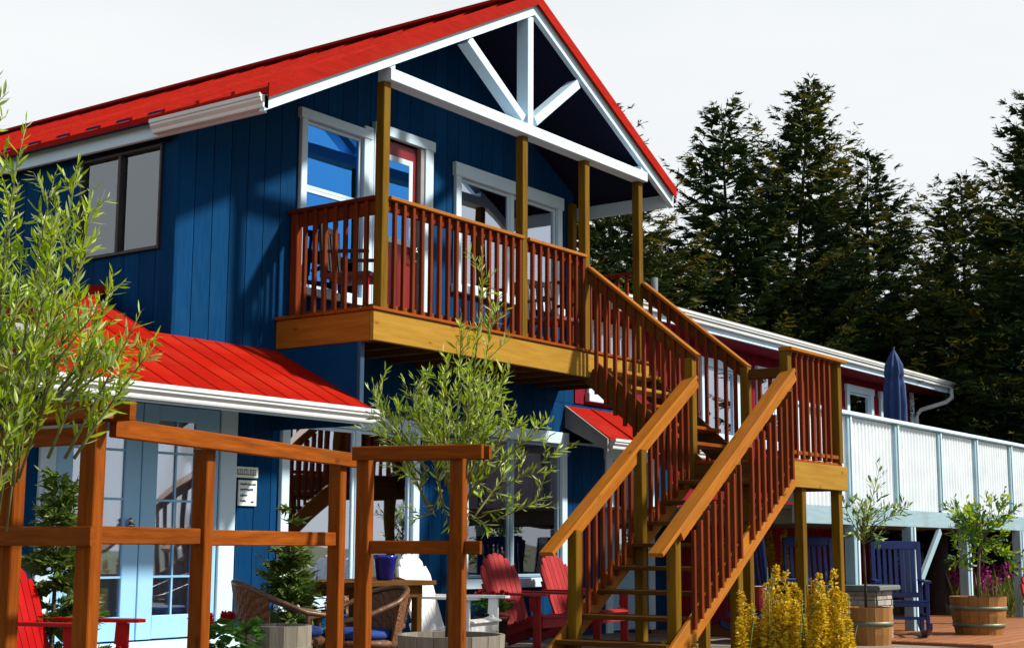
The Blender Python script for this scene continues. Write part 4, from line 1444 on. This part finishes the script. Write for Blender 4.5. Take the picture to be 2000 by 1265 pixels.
def spruce(base, H, R, seed, label, dens=1.0, needle='spruce_needle', tip='spruce_sunlit', tl=.105, tw=.021, step=.29, group='tall spruces behind the house', bark='bark_dark', name='spruce_tree', cat='tree', low=.06, powr=.85, nb=7):
    rng = np.random.default_rng(seed)
    t_ = thing(name, base, label, cat, group)
    base = np.array(base, float)
    lean = rng.normal(size=2) * .015 * H
    hh = np.linspace(0, 1, 12)
    pts = [(base[0] + lean[0] * h * h, base[1] + lean[1] * h * h, base[2] + H * h) for h in hh]
    tube('trunk', pts, [max(.004, .016 * H * (1 - h) + .002) for h in hh], bark, t_, 9)
    Ps, Ds, Ls, Ws = [], [], [], []
    br_v, br_f = [], []
    z = low * H
    lvl = 0
    while z < H * .995:
        u = z / H
        n = int(rng.integers(nb - 2, nb + 1)) if u < .9 else 5
        a0 = rng.uniform(0, 6.283)
        for k in range(n):
            a = a0 + 6.283 * k / n + rng.normal() * .25
            Lb = R * (max(0, 1 - u)) ** powr * rng.uniform(.55, 1.12) * (1 + .22 * math.sin(a * 2 + seed) * math.sin(u * 9 + seed)) + .10 * R * rng.uniform(.3, 1) * (1 - u * .5)
            if rng.random() < .08:
                Lb *= 1.25
            dxy = np.array([math.cos(a), math.sin(a)])
            side = np.array([-dxy[1], dxy[0]])
            droop = rng.uniform(.05, .35) * (1 - u) - .55 * u
            zz = z + rng.normal() * .1
            cx, cy = base[0] + lean[0] * u * u, base[1] + lean[1] * u * u

            def ptb(t):
                return np.array([cx + dxy[0] * Lb * t, cy + dxy[1] * Lb * t, base[2] + zz - droop * Lb * t + .32 * Lb * t * t])
            if Lb > .4 and tl > .15:
                tv, tf = tube_data([ptb(0), ptb(.5), ptb(1)], [.012 * Lb + .006, .008 * Lb + .004, .003], 4)
                off = len(br_v)
                br_v += tv
                br_f += [tuple(i + off for i in q) for q in tf]
            nt_ = max(4, int(Lb / (tl * .72) * dens))
            ts = np.sort(rng.uniform(.12, 1.0, nt_))
            for t in ts:
                p = ptb(t)
                wl = (tl * 1.6 + .32 * Lb * (1 - t)) * rng.uniform(.5, 1.1)
                for s in (-1, 1):
                    d = np.array([dxy[0] * .75 + side[0] * s * .8, dxy[1] * .75 + side[1] * s * .8, rng.normal() * .18 - .08 + .25 * u])
                    d /= np.linalg.norm(d)
                    Ps.append(p)
                    Ds.append(d + rng.normal(size=3) * .1)
                    Ls.append(wl * 1.05)
                    Ws.append(tw * (rng.uniform(3.0, 6.5) if t < .62 else rng.uniform(1.8, 3.6) if t < .85 else 1.2))
                    m_ = max(2, int(wl / (tl * .36)))
                    for q in range(m_):
                        st = p + d * wl * q / m_
                        dd = d + rng.normal(size=3) * .42
                        Ps.append(st)
                        Ds.append(dd)
                        Ls.append(tl * rng.uniform(.7, 1.25))
                        Ws.append(tw * rng.uniform(.7, 1.3))
            # leading shoot
            for q in range(3):
                Ps.append(ptb(.92))
                Ds.append(np.array([dxy[0], dxy[1], .25]) + rng.normal(size=3) * .2)
                Ls.append(tl * 1.3)
                Ws.append(tw * .7)
        z += step * (1.15 - .55 * u) * rng.uniform(.8, 1.2)
        lvl += 1
    # leader
    top = np.array([pts[-1][0], pts[-1][1], pts[-1][2]])
    for q in range(10):
        Ps.append(top - np.array([0, 0, tl * q * .3]))
        Ds.append(np.array([rng.normal() * .35, rng.normal() * .35, 1.0]))
        Ls.append(tl * .9)
        Ws.append(tw * .6)
    Ps, Ds, Ls, Ws = np.array(Ps), np.array(Ds), np.array(Ls), np.array(Ws)
    V = diamonds(Ps, Ds, Ls, Ws, rng)
    rad = np.hypot(Ps[:, 0] - base[0], Ps[:, 1] - base[1])
    out_ = rad / (R * np.maximum(.05, 1 - (Ps[:, 2] - base[2]) / H) ** powr + .12 * R)
    isSunlit = (rng.random(len(Ps)) < np.clip((out_ - .50) * 1.0, 0, .6) * (.35 + .65 * np.clip((Ps[:, 2] - base[2]) / H * 1.6, 0, 1)))  # outer and higher slips take the painted sunlit tone
    for nm, sel, mm in (('crown', ~isSunlit, needle), ('crown_sunlit', isSunlit, tip)):
        Vs = V[sel] - base
        me = quads_mesh(nm, Vs.astype(np.float32), mm)
        stuff(put(nm, me, t_, Matrix.Translation(Vector(base))))
    if br_v:
        stuff(poly('limbs', br_v, br_f, bark, t_, True, fix=False))
    return t_


spruce((19.80, 12.20, GZ), 8.35, 2.9, 11, 'spruce peeking out behind the right slope of the gable roof', dens=.9)
spruce((23.50, 12.0, GZ), 9.25, 3.4, 12, 'narrow-topped spruce left of the tallest spruce', dens=.9)
spruce((25.0, 11.6, GZ), 9.92, 4.0, 13, 'tallest spruce, in the middle of the tree row', dens=.9)
spruce((26.8, 10.8, GZ), 8.87, 3.8, 14, 'spruce just right of the tallest spruce', dens=.9)
spruce((26.4, 7.3, GZ), 9.37, 3.7, 15, 'tall spruce at the right edge of the picture', dens=.9)
spruce((21.9, 14.0, GZ), 6.57, 3.6, 16, 'lower dense spruce directly behind the balcony posts', dens=.85)
spruce((28.9, 9.5, GZ), 8.67, 4.2, 17, 'broad spruce in the gap left of the rightmost spruce', dens=.85)
spruce((30.5, 13.0, GZ), 7.57, 4.4, 18, 'rear spruce filling the gap right of the tallest spruce', dens=.7)
spruce((26.6, 15.2, GZ), 7.57, 4.6, 19, 'rear spruce filling the gap left of the tallest spruce', dens=.7)
spruce((26.0, 8.9, GZ), 6.07, 3.4, 20, 'short dark spruce right of the red building corner', dens=.8)
for sd, bx_, by_, hh_, rr_, lb_ in ((21, 29.0, 12.4, 6.6, 4.2, 'hindmost spruce filling the row below the tallest spruce'), (22, 24.2, 14.6, 6.4, 4.2, 'hindmost spruce filling the row right of the balcony posts'), (23, 32.5, 9.6, 7.0, 4.6, 'hindmost spruce filling the row above the blue umbrella')):
    spruce((bx_, by_, GZ), hh_, rr_, sd, lb_, dens=.8, tl=.17, tw=.05)
# potted / young spruces on the patio
spruce((7.60, 7.42, .02), .96, .40, 31, 'young potted spruce behind the left wicker chair', dens=1.2, needle='young_spruce', tip='young_spruce', tl=.07, tw=.016, step=.085, group='young spruces on the patio', bark='bark_brown', name='young_spruce', cat='shrub')
spruce((6.18, 8.20, .02), 1.36, .38, 32, 'young potted spruce beside the red adirondack chair at left', dens=1.2, needle='young_spruce', tip='young_spruce', tl=.07, tw=.016, step=.085, group='young spruces on the patio', bark='bark_brown', name='young_spruce', cat='shrub')
for o_ in [o for o in bpy.data.objects if o.name.startswith('young_spruce') and o.parent is None]:
    l_ = o_.location
    lathe('pot', [(.001, -.02), (.10, -.02), (.14, .15), (.155, .155), (.155, .19), (.13, .19), (.12, .16), (.001, .155)], (l_.x, l_.y, l_.z), 'pot_brown', o_, 22)
tk = thing('dark_trunk', (21.6, 7.6, GZ), 'thick dark tree trunk under the white terrace', 'tree trunk')
tube('trunk', [(21.55, 7.7, GZ), (21.6, 7.7, .5), (21.62, 7.7, 1.38)], [.22, .17, .16], 'bark_dark', tk, 14)

LEAF_V = [(0, 0, 0), (.25, .42, .06), (.6, .5, .08), (1, 0, -.04), (.6, -.5, .08), (.25, -.42, .06), (.5, 0, -.02)]
LEAF_F = [(0, 6, 1), (1, 6, 2), (2, 6, 3), (3, 6, 4), (4, 6, 5), (5, 6, 0)]


def leaf_mesh(m, ln, wd):
    return mesh('leaf', [(v[0] * ln, v[1] * wd, v[2] * wd) for v in LEAF_V], LEAF_F, m)


def willow(name, base, label, stems, leaf_len, leaf_w, seed, singles=0, m='willow_leaf', m2='willow_leaf_silver', trunk=None, spacing=.03, twig=.45, bark='bark_brown', group=None, cat='tree', bare=.12):
    """stems: list of (start, end, bow) for each main branch; leaves sit along branches and their side twigs."""
    rng = random.Random(seed)
    t_ = thing(name, base, label, cat, group)
    if trunk:
        tube('trunk', trunk[0], trunk[1], bark, t_, 9)
    bv, bf = [], []
    leaves = []

    def grow(p, q, bow, r0, level):
        p, q = Vector(p), Vector(q)
        ax_ = (q - p)
        Ln = ax_.length
        side = Vector((rng.uniform(-1, 1), rng.uniform(-1, 1), rng.uniform(-.2, .5))) * bow * Ln
        pts = []
        n = 7
        for i in range(n):
            t = i / (n - 1)
            pts.append(p + ax_ * t + side * (4 * t * (1 - t)) * .5)
        tv, tf = tube_data(pts, [r0 * (1 - .85 * i / (n - 1)) + .0008 for i in range(n)], 5)
        o = len(bv)
        bv.extend(tv)
        bf.extend([tuple(i + o for i in f_) for f_ in tf])
        m_ = int(Ln * (1 - bare) / spacing)
        for i in range(m_):
            t = bare + (1 - bare) * (i + rng.random()) / max(1, m_)
            k = min(int(t * (n - 1)), n - 2)
            pos = pts[k].lerp(pts[k + 1], t * (n - 1) - k)
            d = (pts[k + 1] - pts[k]).normalized()
            rv = Vector((rng.gauss(0, 1), rng.gauss(0, 1), rng.gauss(0, .7)))
            rv = (rv - d * rv.dot(d)).normalized()
            ld = (d * rng.uniform(.5, 1.1) + rv * rng.uniform(.5, .9) + Vector((0, 0, rng.uniform(-.15, .2)))).normalized()
            sz = rng.uniform(.45, 1.25) * (1.0 if t < .9 else .7)
            leaves.append((pos, ld, sz, rng.random()))
        if level < 1:
            for i in range(int(Ln / .11)):
                t = rng.uniform(.18, .9)
                k = min(int(t * (n - 1)), n - 2)
                pos = pts[k].lerp(pts[k + 1], t * (n - 1) - k)
                d = (pts[k + 1] - pts[k]).normalized()
                rv = Vector((rng.gauss(0, 1), rng.gauss(0, 1), rng.gauss(0, .5)))
                rv = (rv - d * rv.dot(d)).normalized()
                ql = twig * rng.uniform(.4, 1.0) * (1 - .5 * t)
                grow(pos, pos + (d * .75 + rv * .7 + Vector((0, 0, .15))).normalized() * ql, .15, r0 * .28, level + 1)
    for s in stems:
        grow(s[0], s[1], s[2], s[3] if len(s) > 3 else .009, 0)
    stuff(poly('branches', bv, bf, 'twig_green', t_, True, fix=False))
    lm = [leaf_mesh(m, leaf_len, leaf_w), leaf_mesh(m2, leaf_len, leaf_w)]
    fr = Vector((math.cos(YAW), math.sin(YAW), 0))
    # the leaves that show largest are single objects, the rest is one mesh per tone
    order = sorted(range(len(leaves)), key=lambda i: (leaves[i][0] - EYE).dot(fr) + .08 * leaves[i][3] * 10 * .1 - .25 * leaves[i][2])
    single = set(order[:singles])
    arr = {0: [], 1: []}
    base_l = np.array([(v[0] * leaf_len, v[1] * leaf_w, v[2] * leaf_w) for v in LEAF_V])
    for i, (pos, d, sz, rv) in enumerate(leaves):
        y = d.cross(Vector((rng.gauss(0, .6), rng.gauss(0, .6), 1))).normalized()
        z = d.cross(y)
        M3 = Matrix(((d.x, y.x, z.x), (d.y, y.y, z.y), (d.z, y.z, z.z)))
        tone = 1 if rv > .64 else 0
        if i in single:
            M = Matrix.Translation(pos) @ (M3.to_4x4()) @ Matrix.Scale(sz, 4)
            put('leaf', lm[tone], t_, M)
        else:
            A = (np.array(M3) @ (base_l.T * sz)).T + np.array(pos) - np.array(base)
            arr[tone].append(A)
    for tone, nm in ((0, 'foliage'), (1, 'foliage_pale')):
        if not arr[tone]:
            continue
        A = np.array(arr[tone])
        tri = A[:, np.array(LEAF_F)].reshape(-1, 3, 3)
        me = quads_mesh(nm, tri.astype(np.float32), m if tone == 0 else m2, 3)
        stuff(put(nm, me, t_, Matrix.Translation(Vector(base))))
    return t_, len(leaves)


# left willow: a fan of upright stems close to the camera
rw = random.Random(5)
cx, cy = 3.13, 4.62
st = []
right = Vector((.585, -.811, 0))
fw = Vector((.811, .585, 0))
for i in range(66):
    u = rw.uniform(-.75, .46)       # along the picture
    dp = rw.uniform(-.35, .35)
    zt = 2.50 - .95 * abs(u + .05) ** 1.1 - rw.uniform(0, .80)
    s0 = Vector((cx, cy, rw.uniform(1.02, 1.45) if u < .28 else rw.uniform(1.5, 1.65))) + right * u * .62 + fw * dp * .5
    e0 = Vector((cx, cy, max(zt, s0.z + .2))) + right * u + fw * dp
    st.append((s0, e0, .10, .0045))
for u, z0, zt in ((-.02, 1.5, 2.72), (.10, 1.5, 2.55), (.22, 1.45, 2.36), (.30, 1.4, 2.40), (.36, 1.4, 2.30), (-.12, 1.5, 2.5), (.45, 1.3, 1.98), (.56, 1.3, 1.84), (.62, 1.3, 1.72), (.50, 1.5, 1.66)):
    st.append((Vector((cx, cy, z0)) + right * u * .55, Vector((cx, cy, zt)) + right * u, .06, .006))
willow('willow_tree', (cx, cy, GZ), 'leafy green willow in the left foreground before the house corner', st, .065, .0118, 51, singles=300,
       trunk=([(cx - .03, cy + .02, GZ), (cx - .01, cy, .5), (cx, cy, 1.0), (cx + .01, cy, 1.5)], [.03, .026, .022, .012]), spacing=.0115, twig=.28, bare=.12)

# central willow in the weathered half barrel
bx_, by_ = 7.38, 5.80
st = []
c0 = Vector((bx_, by_, 0))
for i in range(36):
    u = rw.uniform(-.55, .50)
    dp = rw.uniform(-.4, .4)
    zt = 2.28 - .55 * abs(u) - rw.uniform(0, .55)
    s0 = c0 + Vector((0, 0, rw.uniform(1.15, 1.6))) + right * u * .3 + fw * dp * .3
    e0 = c0 + Vector((0, 0, zt)) + right * u + fw * dp
    st.append((s0, e0, .12, .008))
for u, z0, zt in ((.19, 1.7, 2.93), (.30, 1.7, 2.62), (.06, 1.6, 2.50), (.62, 1.5, 1.80), (.70, 1.35, 1.62), (.60, 1.15, 1.30), (-.52, 1.5, 2.05), (.45, 1.2, 1.25), (-.25, 1.2, 1.15), (.25, 1.2, 1.12), (0, 1.2, 1.05), (.12, 1.35, 1.15), (-.12, 1.35, 1.2), (.34, 1.4, 1.3), (-.35, 1.4, 1.45), (.38, 1.55, 2.15)):
    st.append((c0 + Vector((0, 0, z0)) + right * u * .45, c0 + Vector((0, 0, zt)) + right * u, .06, .007))
willow('willow_tree', (bx_, by_, .38), 'slender willow standing in the half barrel before the balcony', st, .078, .0135, 52, singles=220,
       trunk=([(bx_, by_, .38), (bx_ + .01, by_, .9), (bx_ + .03, by_ - .02, 1.3), (bx_ + .08, by_ - .06, 1.9)], [.028, .024, .02, .010]), spacing=.018, twig=.36)

# sapling in the oak barrel behind the landing and tree in the right barrel
st = []
c1 = Vector((14.62, 5.98, 0))
for i in range(20):
    u = rw.uniform(-.25, .52)
    st.append((c1 + Vector((0, 0, rw.uniform(1.0, 1.3))), c1 + Vector((0, 0, rw.uniform(1.05, 1.55))) + right * u + fw * rw.uniform(-.25, .25), .12, .006))
st.append((c1 + Vector((0, 0, 1.2)), c1 + Vector((0, 0, 1.85)) + right * .2, .05, .006))
willow('sapling', (14.62, 5.98, .3), 'thin sapling growing from the oak barrel behind the stair landing', st, .10, .024, 53, trunk=([(14.62, 5.98, .3), (14.6, 5.98, 1.3)], [.016, .010]), spacing=.03, twig=.3, m='plant_green', bare=.25)
st = []
c2 = Vector((17.20, 5.66, 0))
for i in range(34):
    u = rw.uniform(-.42, .48)
    z0 = rw.uniform(.95, 1.25)
    st.append((c2 + Vector((0, 0, z0)) + right * .08, c2 + Vector((0, 0, rw.uniform(.75, 1.75) - abs(u) * .25)) + right * (u + .08) + fw * rw.uniform(-.4, .4), .15, .007))
willow('small_tree', (17.20, 5.66, .36), 'small round-crowned tree in the oak barrel at right', st, .085, .034, 54, trunk=([(17.2, 5.66, .36), (17.22, 5.64, .8), (17.26, 5.6, 1.3)], [.02, .017, .012]), spacing=.024, twig=.34, m='plant_green', m2='willow_leaf', bark='bark_pale', bare=.15)


# ---- flowering plants
def spike_mesh(seed, h, florets=150):
    rng = np.random.default_rng(seed)
    n = florets
    t = rng.random(n) ** .8
    z = h * (.30 + .70 * t)
    a = rng.uniform(0, 6.283, n)
    r = (.042 * (1.02 - t) ** .45 + .005)
    P0 = np.stack([r * .3 * np.cos(a), r * .3 * np.sin(a), z], 1)
    D = np.stack([np.cos(a), np.sin(a), rng.normal(.35, .4, n)], 1)
    V = [diamonds(P0, D + rng.normal(size=D.shape) * .35, r * 1.0 + .012, np.full(n, .017), rng) for _ in range(3)]
    V = np.concatenate(V)
    return quads_mesh('flower_spike', V.astype(np.float32), 'flower_yellow')


def big_leaf_cluster(name, parent, c, n, rad, h, size, m, seed):
    rng = random.Random(seed)
    v, f = [], []
    for i in range(n):
        a = rng.uniform(0, 6.283)
        r_ = rad * rng.random() ** .5
        p = Vector((c[0] + r_ * math.cos(a), c[1] + r_ * math.sin(a), c[2] + h * rng.uniform(.3, 1)))
        nrm = Vector((rng.gauss(0, .5), rng.gauss(0, .5), 1)).normalized()
        x = nrm.cross(Vector((math.sin(a), math.cos(a), .1))).normalized()
        y = nrm.cross(x)
        s = size * rng.uniform(.6, 1.2)
        k = len(v)
        v.append(p - nrm * s * .1)
        for q in range(9):
            t = 2 * math.pi * q / 9
            rr_ = s * (.55 + .06 * (-1) ** q)
            v.append(p + x * rr_ * math.cos(t) + y * rr_ * math.sin(t) + nrm * (.05 * s * math.sin(2 * t)))
        f += [(k, k + 1 + q, k + 1 + (q + 1) % 9) for q in range(9)]
    return stuff(poly(name, v, f, m, parent, True, fix=False))


SPK = [spike_mesh(70 + i, 1.0, 150) for i in range(4)]


def ligularia(loc, spots, label, seed, leafn=40, leafh=.25):
    rng = random.Random(seed)
    t_ = thing('ligularia_plant', loc, label, 'flowers', 'yellow flowering plants')
    for i, (x, y, z, h) in enumerate(spots):
        M = Matrix.Translation((x, y, z)) @ Euler((rng.gauss(0, .06), rng.gauss(0, .06), rng.uniform(0, 6))).to_matrix().to_4x4() @ Matrix.Diagonal((1.15, 1.15, h, 1))
        s = put('flower_spike', SPK[i % 4], t_, M)
        v, f = tube_data([(x, y, z), (x, y, z + h * .98)], [.006, .003], 5)
        poly('stem', v, f, 'plant_green', s, True, fix=False)
    big_leaf_cluster('leaves', t_, loc, leafn, .45, leafh, .12, 'plant_green', seed)
    return t_


def spot(u, dp, h, c=(10.81, 5.03), z=GZ):
    p = Vector((c[0], c[1], 0)) + right * u + fw * dp
    return (p.x, p.y, z, h)


sp_ = []
for i in range(36):
    u = -.45 + .86 * (i + rw.random()) / 36
    dp = rw.uniform(-.28, .25)
    env = .60 + .28 * math.exp(-((u + .16) / .13) ** 2) + .22 * math.exp(-((u - .20) / .18) ** 2)
    sp_.append(spot(u, dp, env * rw.uniform(.75, 1.22)))
ligularia((10.85, 5.03, GZ), sp_, 'large clump of yellow flower spikes before the stair landing', 81)
sp_ = [spot(.43, 0, .80), spot(.45, .06, .55)]
ligularia((11.06, 4.66, GZ), sp_, 'lone tall yellow flower spike right of the landing post', 82, 6, .15)
sp_ = [spot(-.62, 0, .34), spot(-.56, .1, .28), spot(-.8, .1, .40), spot(-.98, .1, .36), spot(-1.0, .0, .42), spot(-.86, .05, .30), spot(-1.15, .1, .33)]
ligularia((10.35, 5.65, GZ), sp_, 'short greenish flower stalks at the foot of the stairs', 83, 14, .15)
sp_ = [spot(u, dp, h, (16.6, 8.2), 0) for u, dp, h in ((-.38, 0, 1.22), (-.28, .1, 1.18), (-.1, .0, 1.25), (0, .1, 1.1), (.14, .1, 1.3), (.42, 0, 1.15), (.5, .1, 1.05), (.38, .2, 1.2), (-.2, .2, 1.15), (.25, .1, 1.2))]
ligularia((16.6, 8.2, 0), sp_, 'yellow flower spikes behind the blue rocking chairs at the red wall', 84, 30, .7)

# geraniums in brown pots
def geranium(c, r, label, seed, reds=7):
    t_ = thing('geranium_pot', c, label, 'flower pot', 'potted geraniums')
    lathe('pot', [(.001, 0), (r * .7, 0), (r, .30), (r * 1.08, .305), (r * 1.08, .34), (r * .95, .34), (r * .9, .30), (.001, .29)], c, 'pot_brown', t_, 24)
    big_leaf_cluster('leaves', t_, (c[0], c[1], c[2] + .30), 130, r * 1.25, .24, .062, 'plant_green', seed)
    rng = np.random.default_rng(seed)
    for i in range(reds):
        a, q = rng.uniform(0, 6.28), r * rng.uniform(.2, 1.05)
        p = np.array([c[0] + q * math.cos(a), c[1] + q * math.sin(a), c[2] + .53 + rng.uniform(0, .05)])
        D = rng.normal(size=(40, 3))
        V = diamonds(np.zeros((40, 3)), D, np.full(40, .034), np.full(40, .024), rng)
        put('blossom', quads_mesh('blossom', V.astype(np.float32), 'flower_red'), t_, Matrix.Translation(Vector(p)))


geranium((6.13, 6.50, 0.02), .17, 'brown pot of red geraniums in front of the patio doors', 91)
geranium((11.2, 8.30, 0), .16, 'dark pot of red geraniums between white and red adirondack chairs', 92)

# flowering fireweed and meadow behind the terrace
rng = np.random.default_rng(5)
n = 5200
px = rng.uniform(21.5, 26.5, n)
py = rng.uniform(4.2, 9.0, n)
h = rng.uniform(.35, .85, n)
D = np.stack([rng.normal(0, .22, n), rng.normal(0, .22, n), np.ones(n)], 1)
P0 = np.stack([px, py, np.full(n, GZ) + rng.random(n) * h * .6], 1)
V = diamonds(P0, D, h * .55, np.full(n, .03), rng)
o = stuff(put('meadow_plants', quads_mesh('meadow_plants', (V - np.array([24, 6.4, 0])).astype(np.float32), 'meadow_green'), None, Matrix.Translation((24, 6.4, 0))))
tag(o, 'tall green meadow plants behind the white terrace posts', 'plants')
n = 2600
k = 170
cx_ = rng.uniform(21.8, 24.8, k)
cy_ = rng.uniform(6.6, 8.8, k)
hz = rng.uniform(.48, .78, k)
ii = rng.integers(0, k, n)
P0 = np.stack([cx_[ii] + rng.normal(0, .02, n), cy_[ii] + rng.normal(0, .02, n), hz[ii] + rng.uniform(-.22, .05, n)], 1)
V = diamonds(P0, rng.normal(size=(n, 3)), np.full(n, .06), np.full(n, .04), rng)
o = stuff(put('fireweed', quads_mesh('fireweed', (V - np.array([24, 6.2, 0])).astype(np.float32), 'flower_magenta'), None, Matrix.Translation((24, 6.2, 0))))
tag(o, 'magenta fireweed blossoms rising behind the white terrace posts', 'flowers')
# grass tufts on the open ground near the stairs
n = 9000
px = rng.uniform(3.0, 15.3, n)
py = rng.uniform(4.16, 5.2, n)
keep = py < 4.9
P0 = np.stack([px, np.where(keep, py, 4.5), np.full(n, GZ)], 1)
V = diamonds(P0, np.stack([rng.normal(0, .3, n), rng.normal(0, .3, n), np.ones(n)], 1), rng.uniform(.03, .10, n), np.full(n, .008), rng)
o = stuff(put('grass_tufts', quads_mesh('grass_tufts', (V - np.array([9, 4.6, 0])).astype(np.float32), 'meadow_green'), None, Matrix.Translation((9, 4.6, 0))))
tag(o, 'short grass tufts along the edge of the patio', 'grass')

# ------------------------------------------------------------------ render settings
scene.render.engine = 'CYCLES'
scene.cycles.max_bounces = 8
scene.cycles.transparent_max_bounces = 12
scene.cycles.use_denoising = True
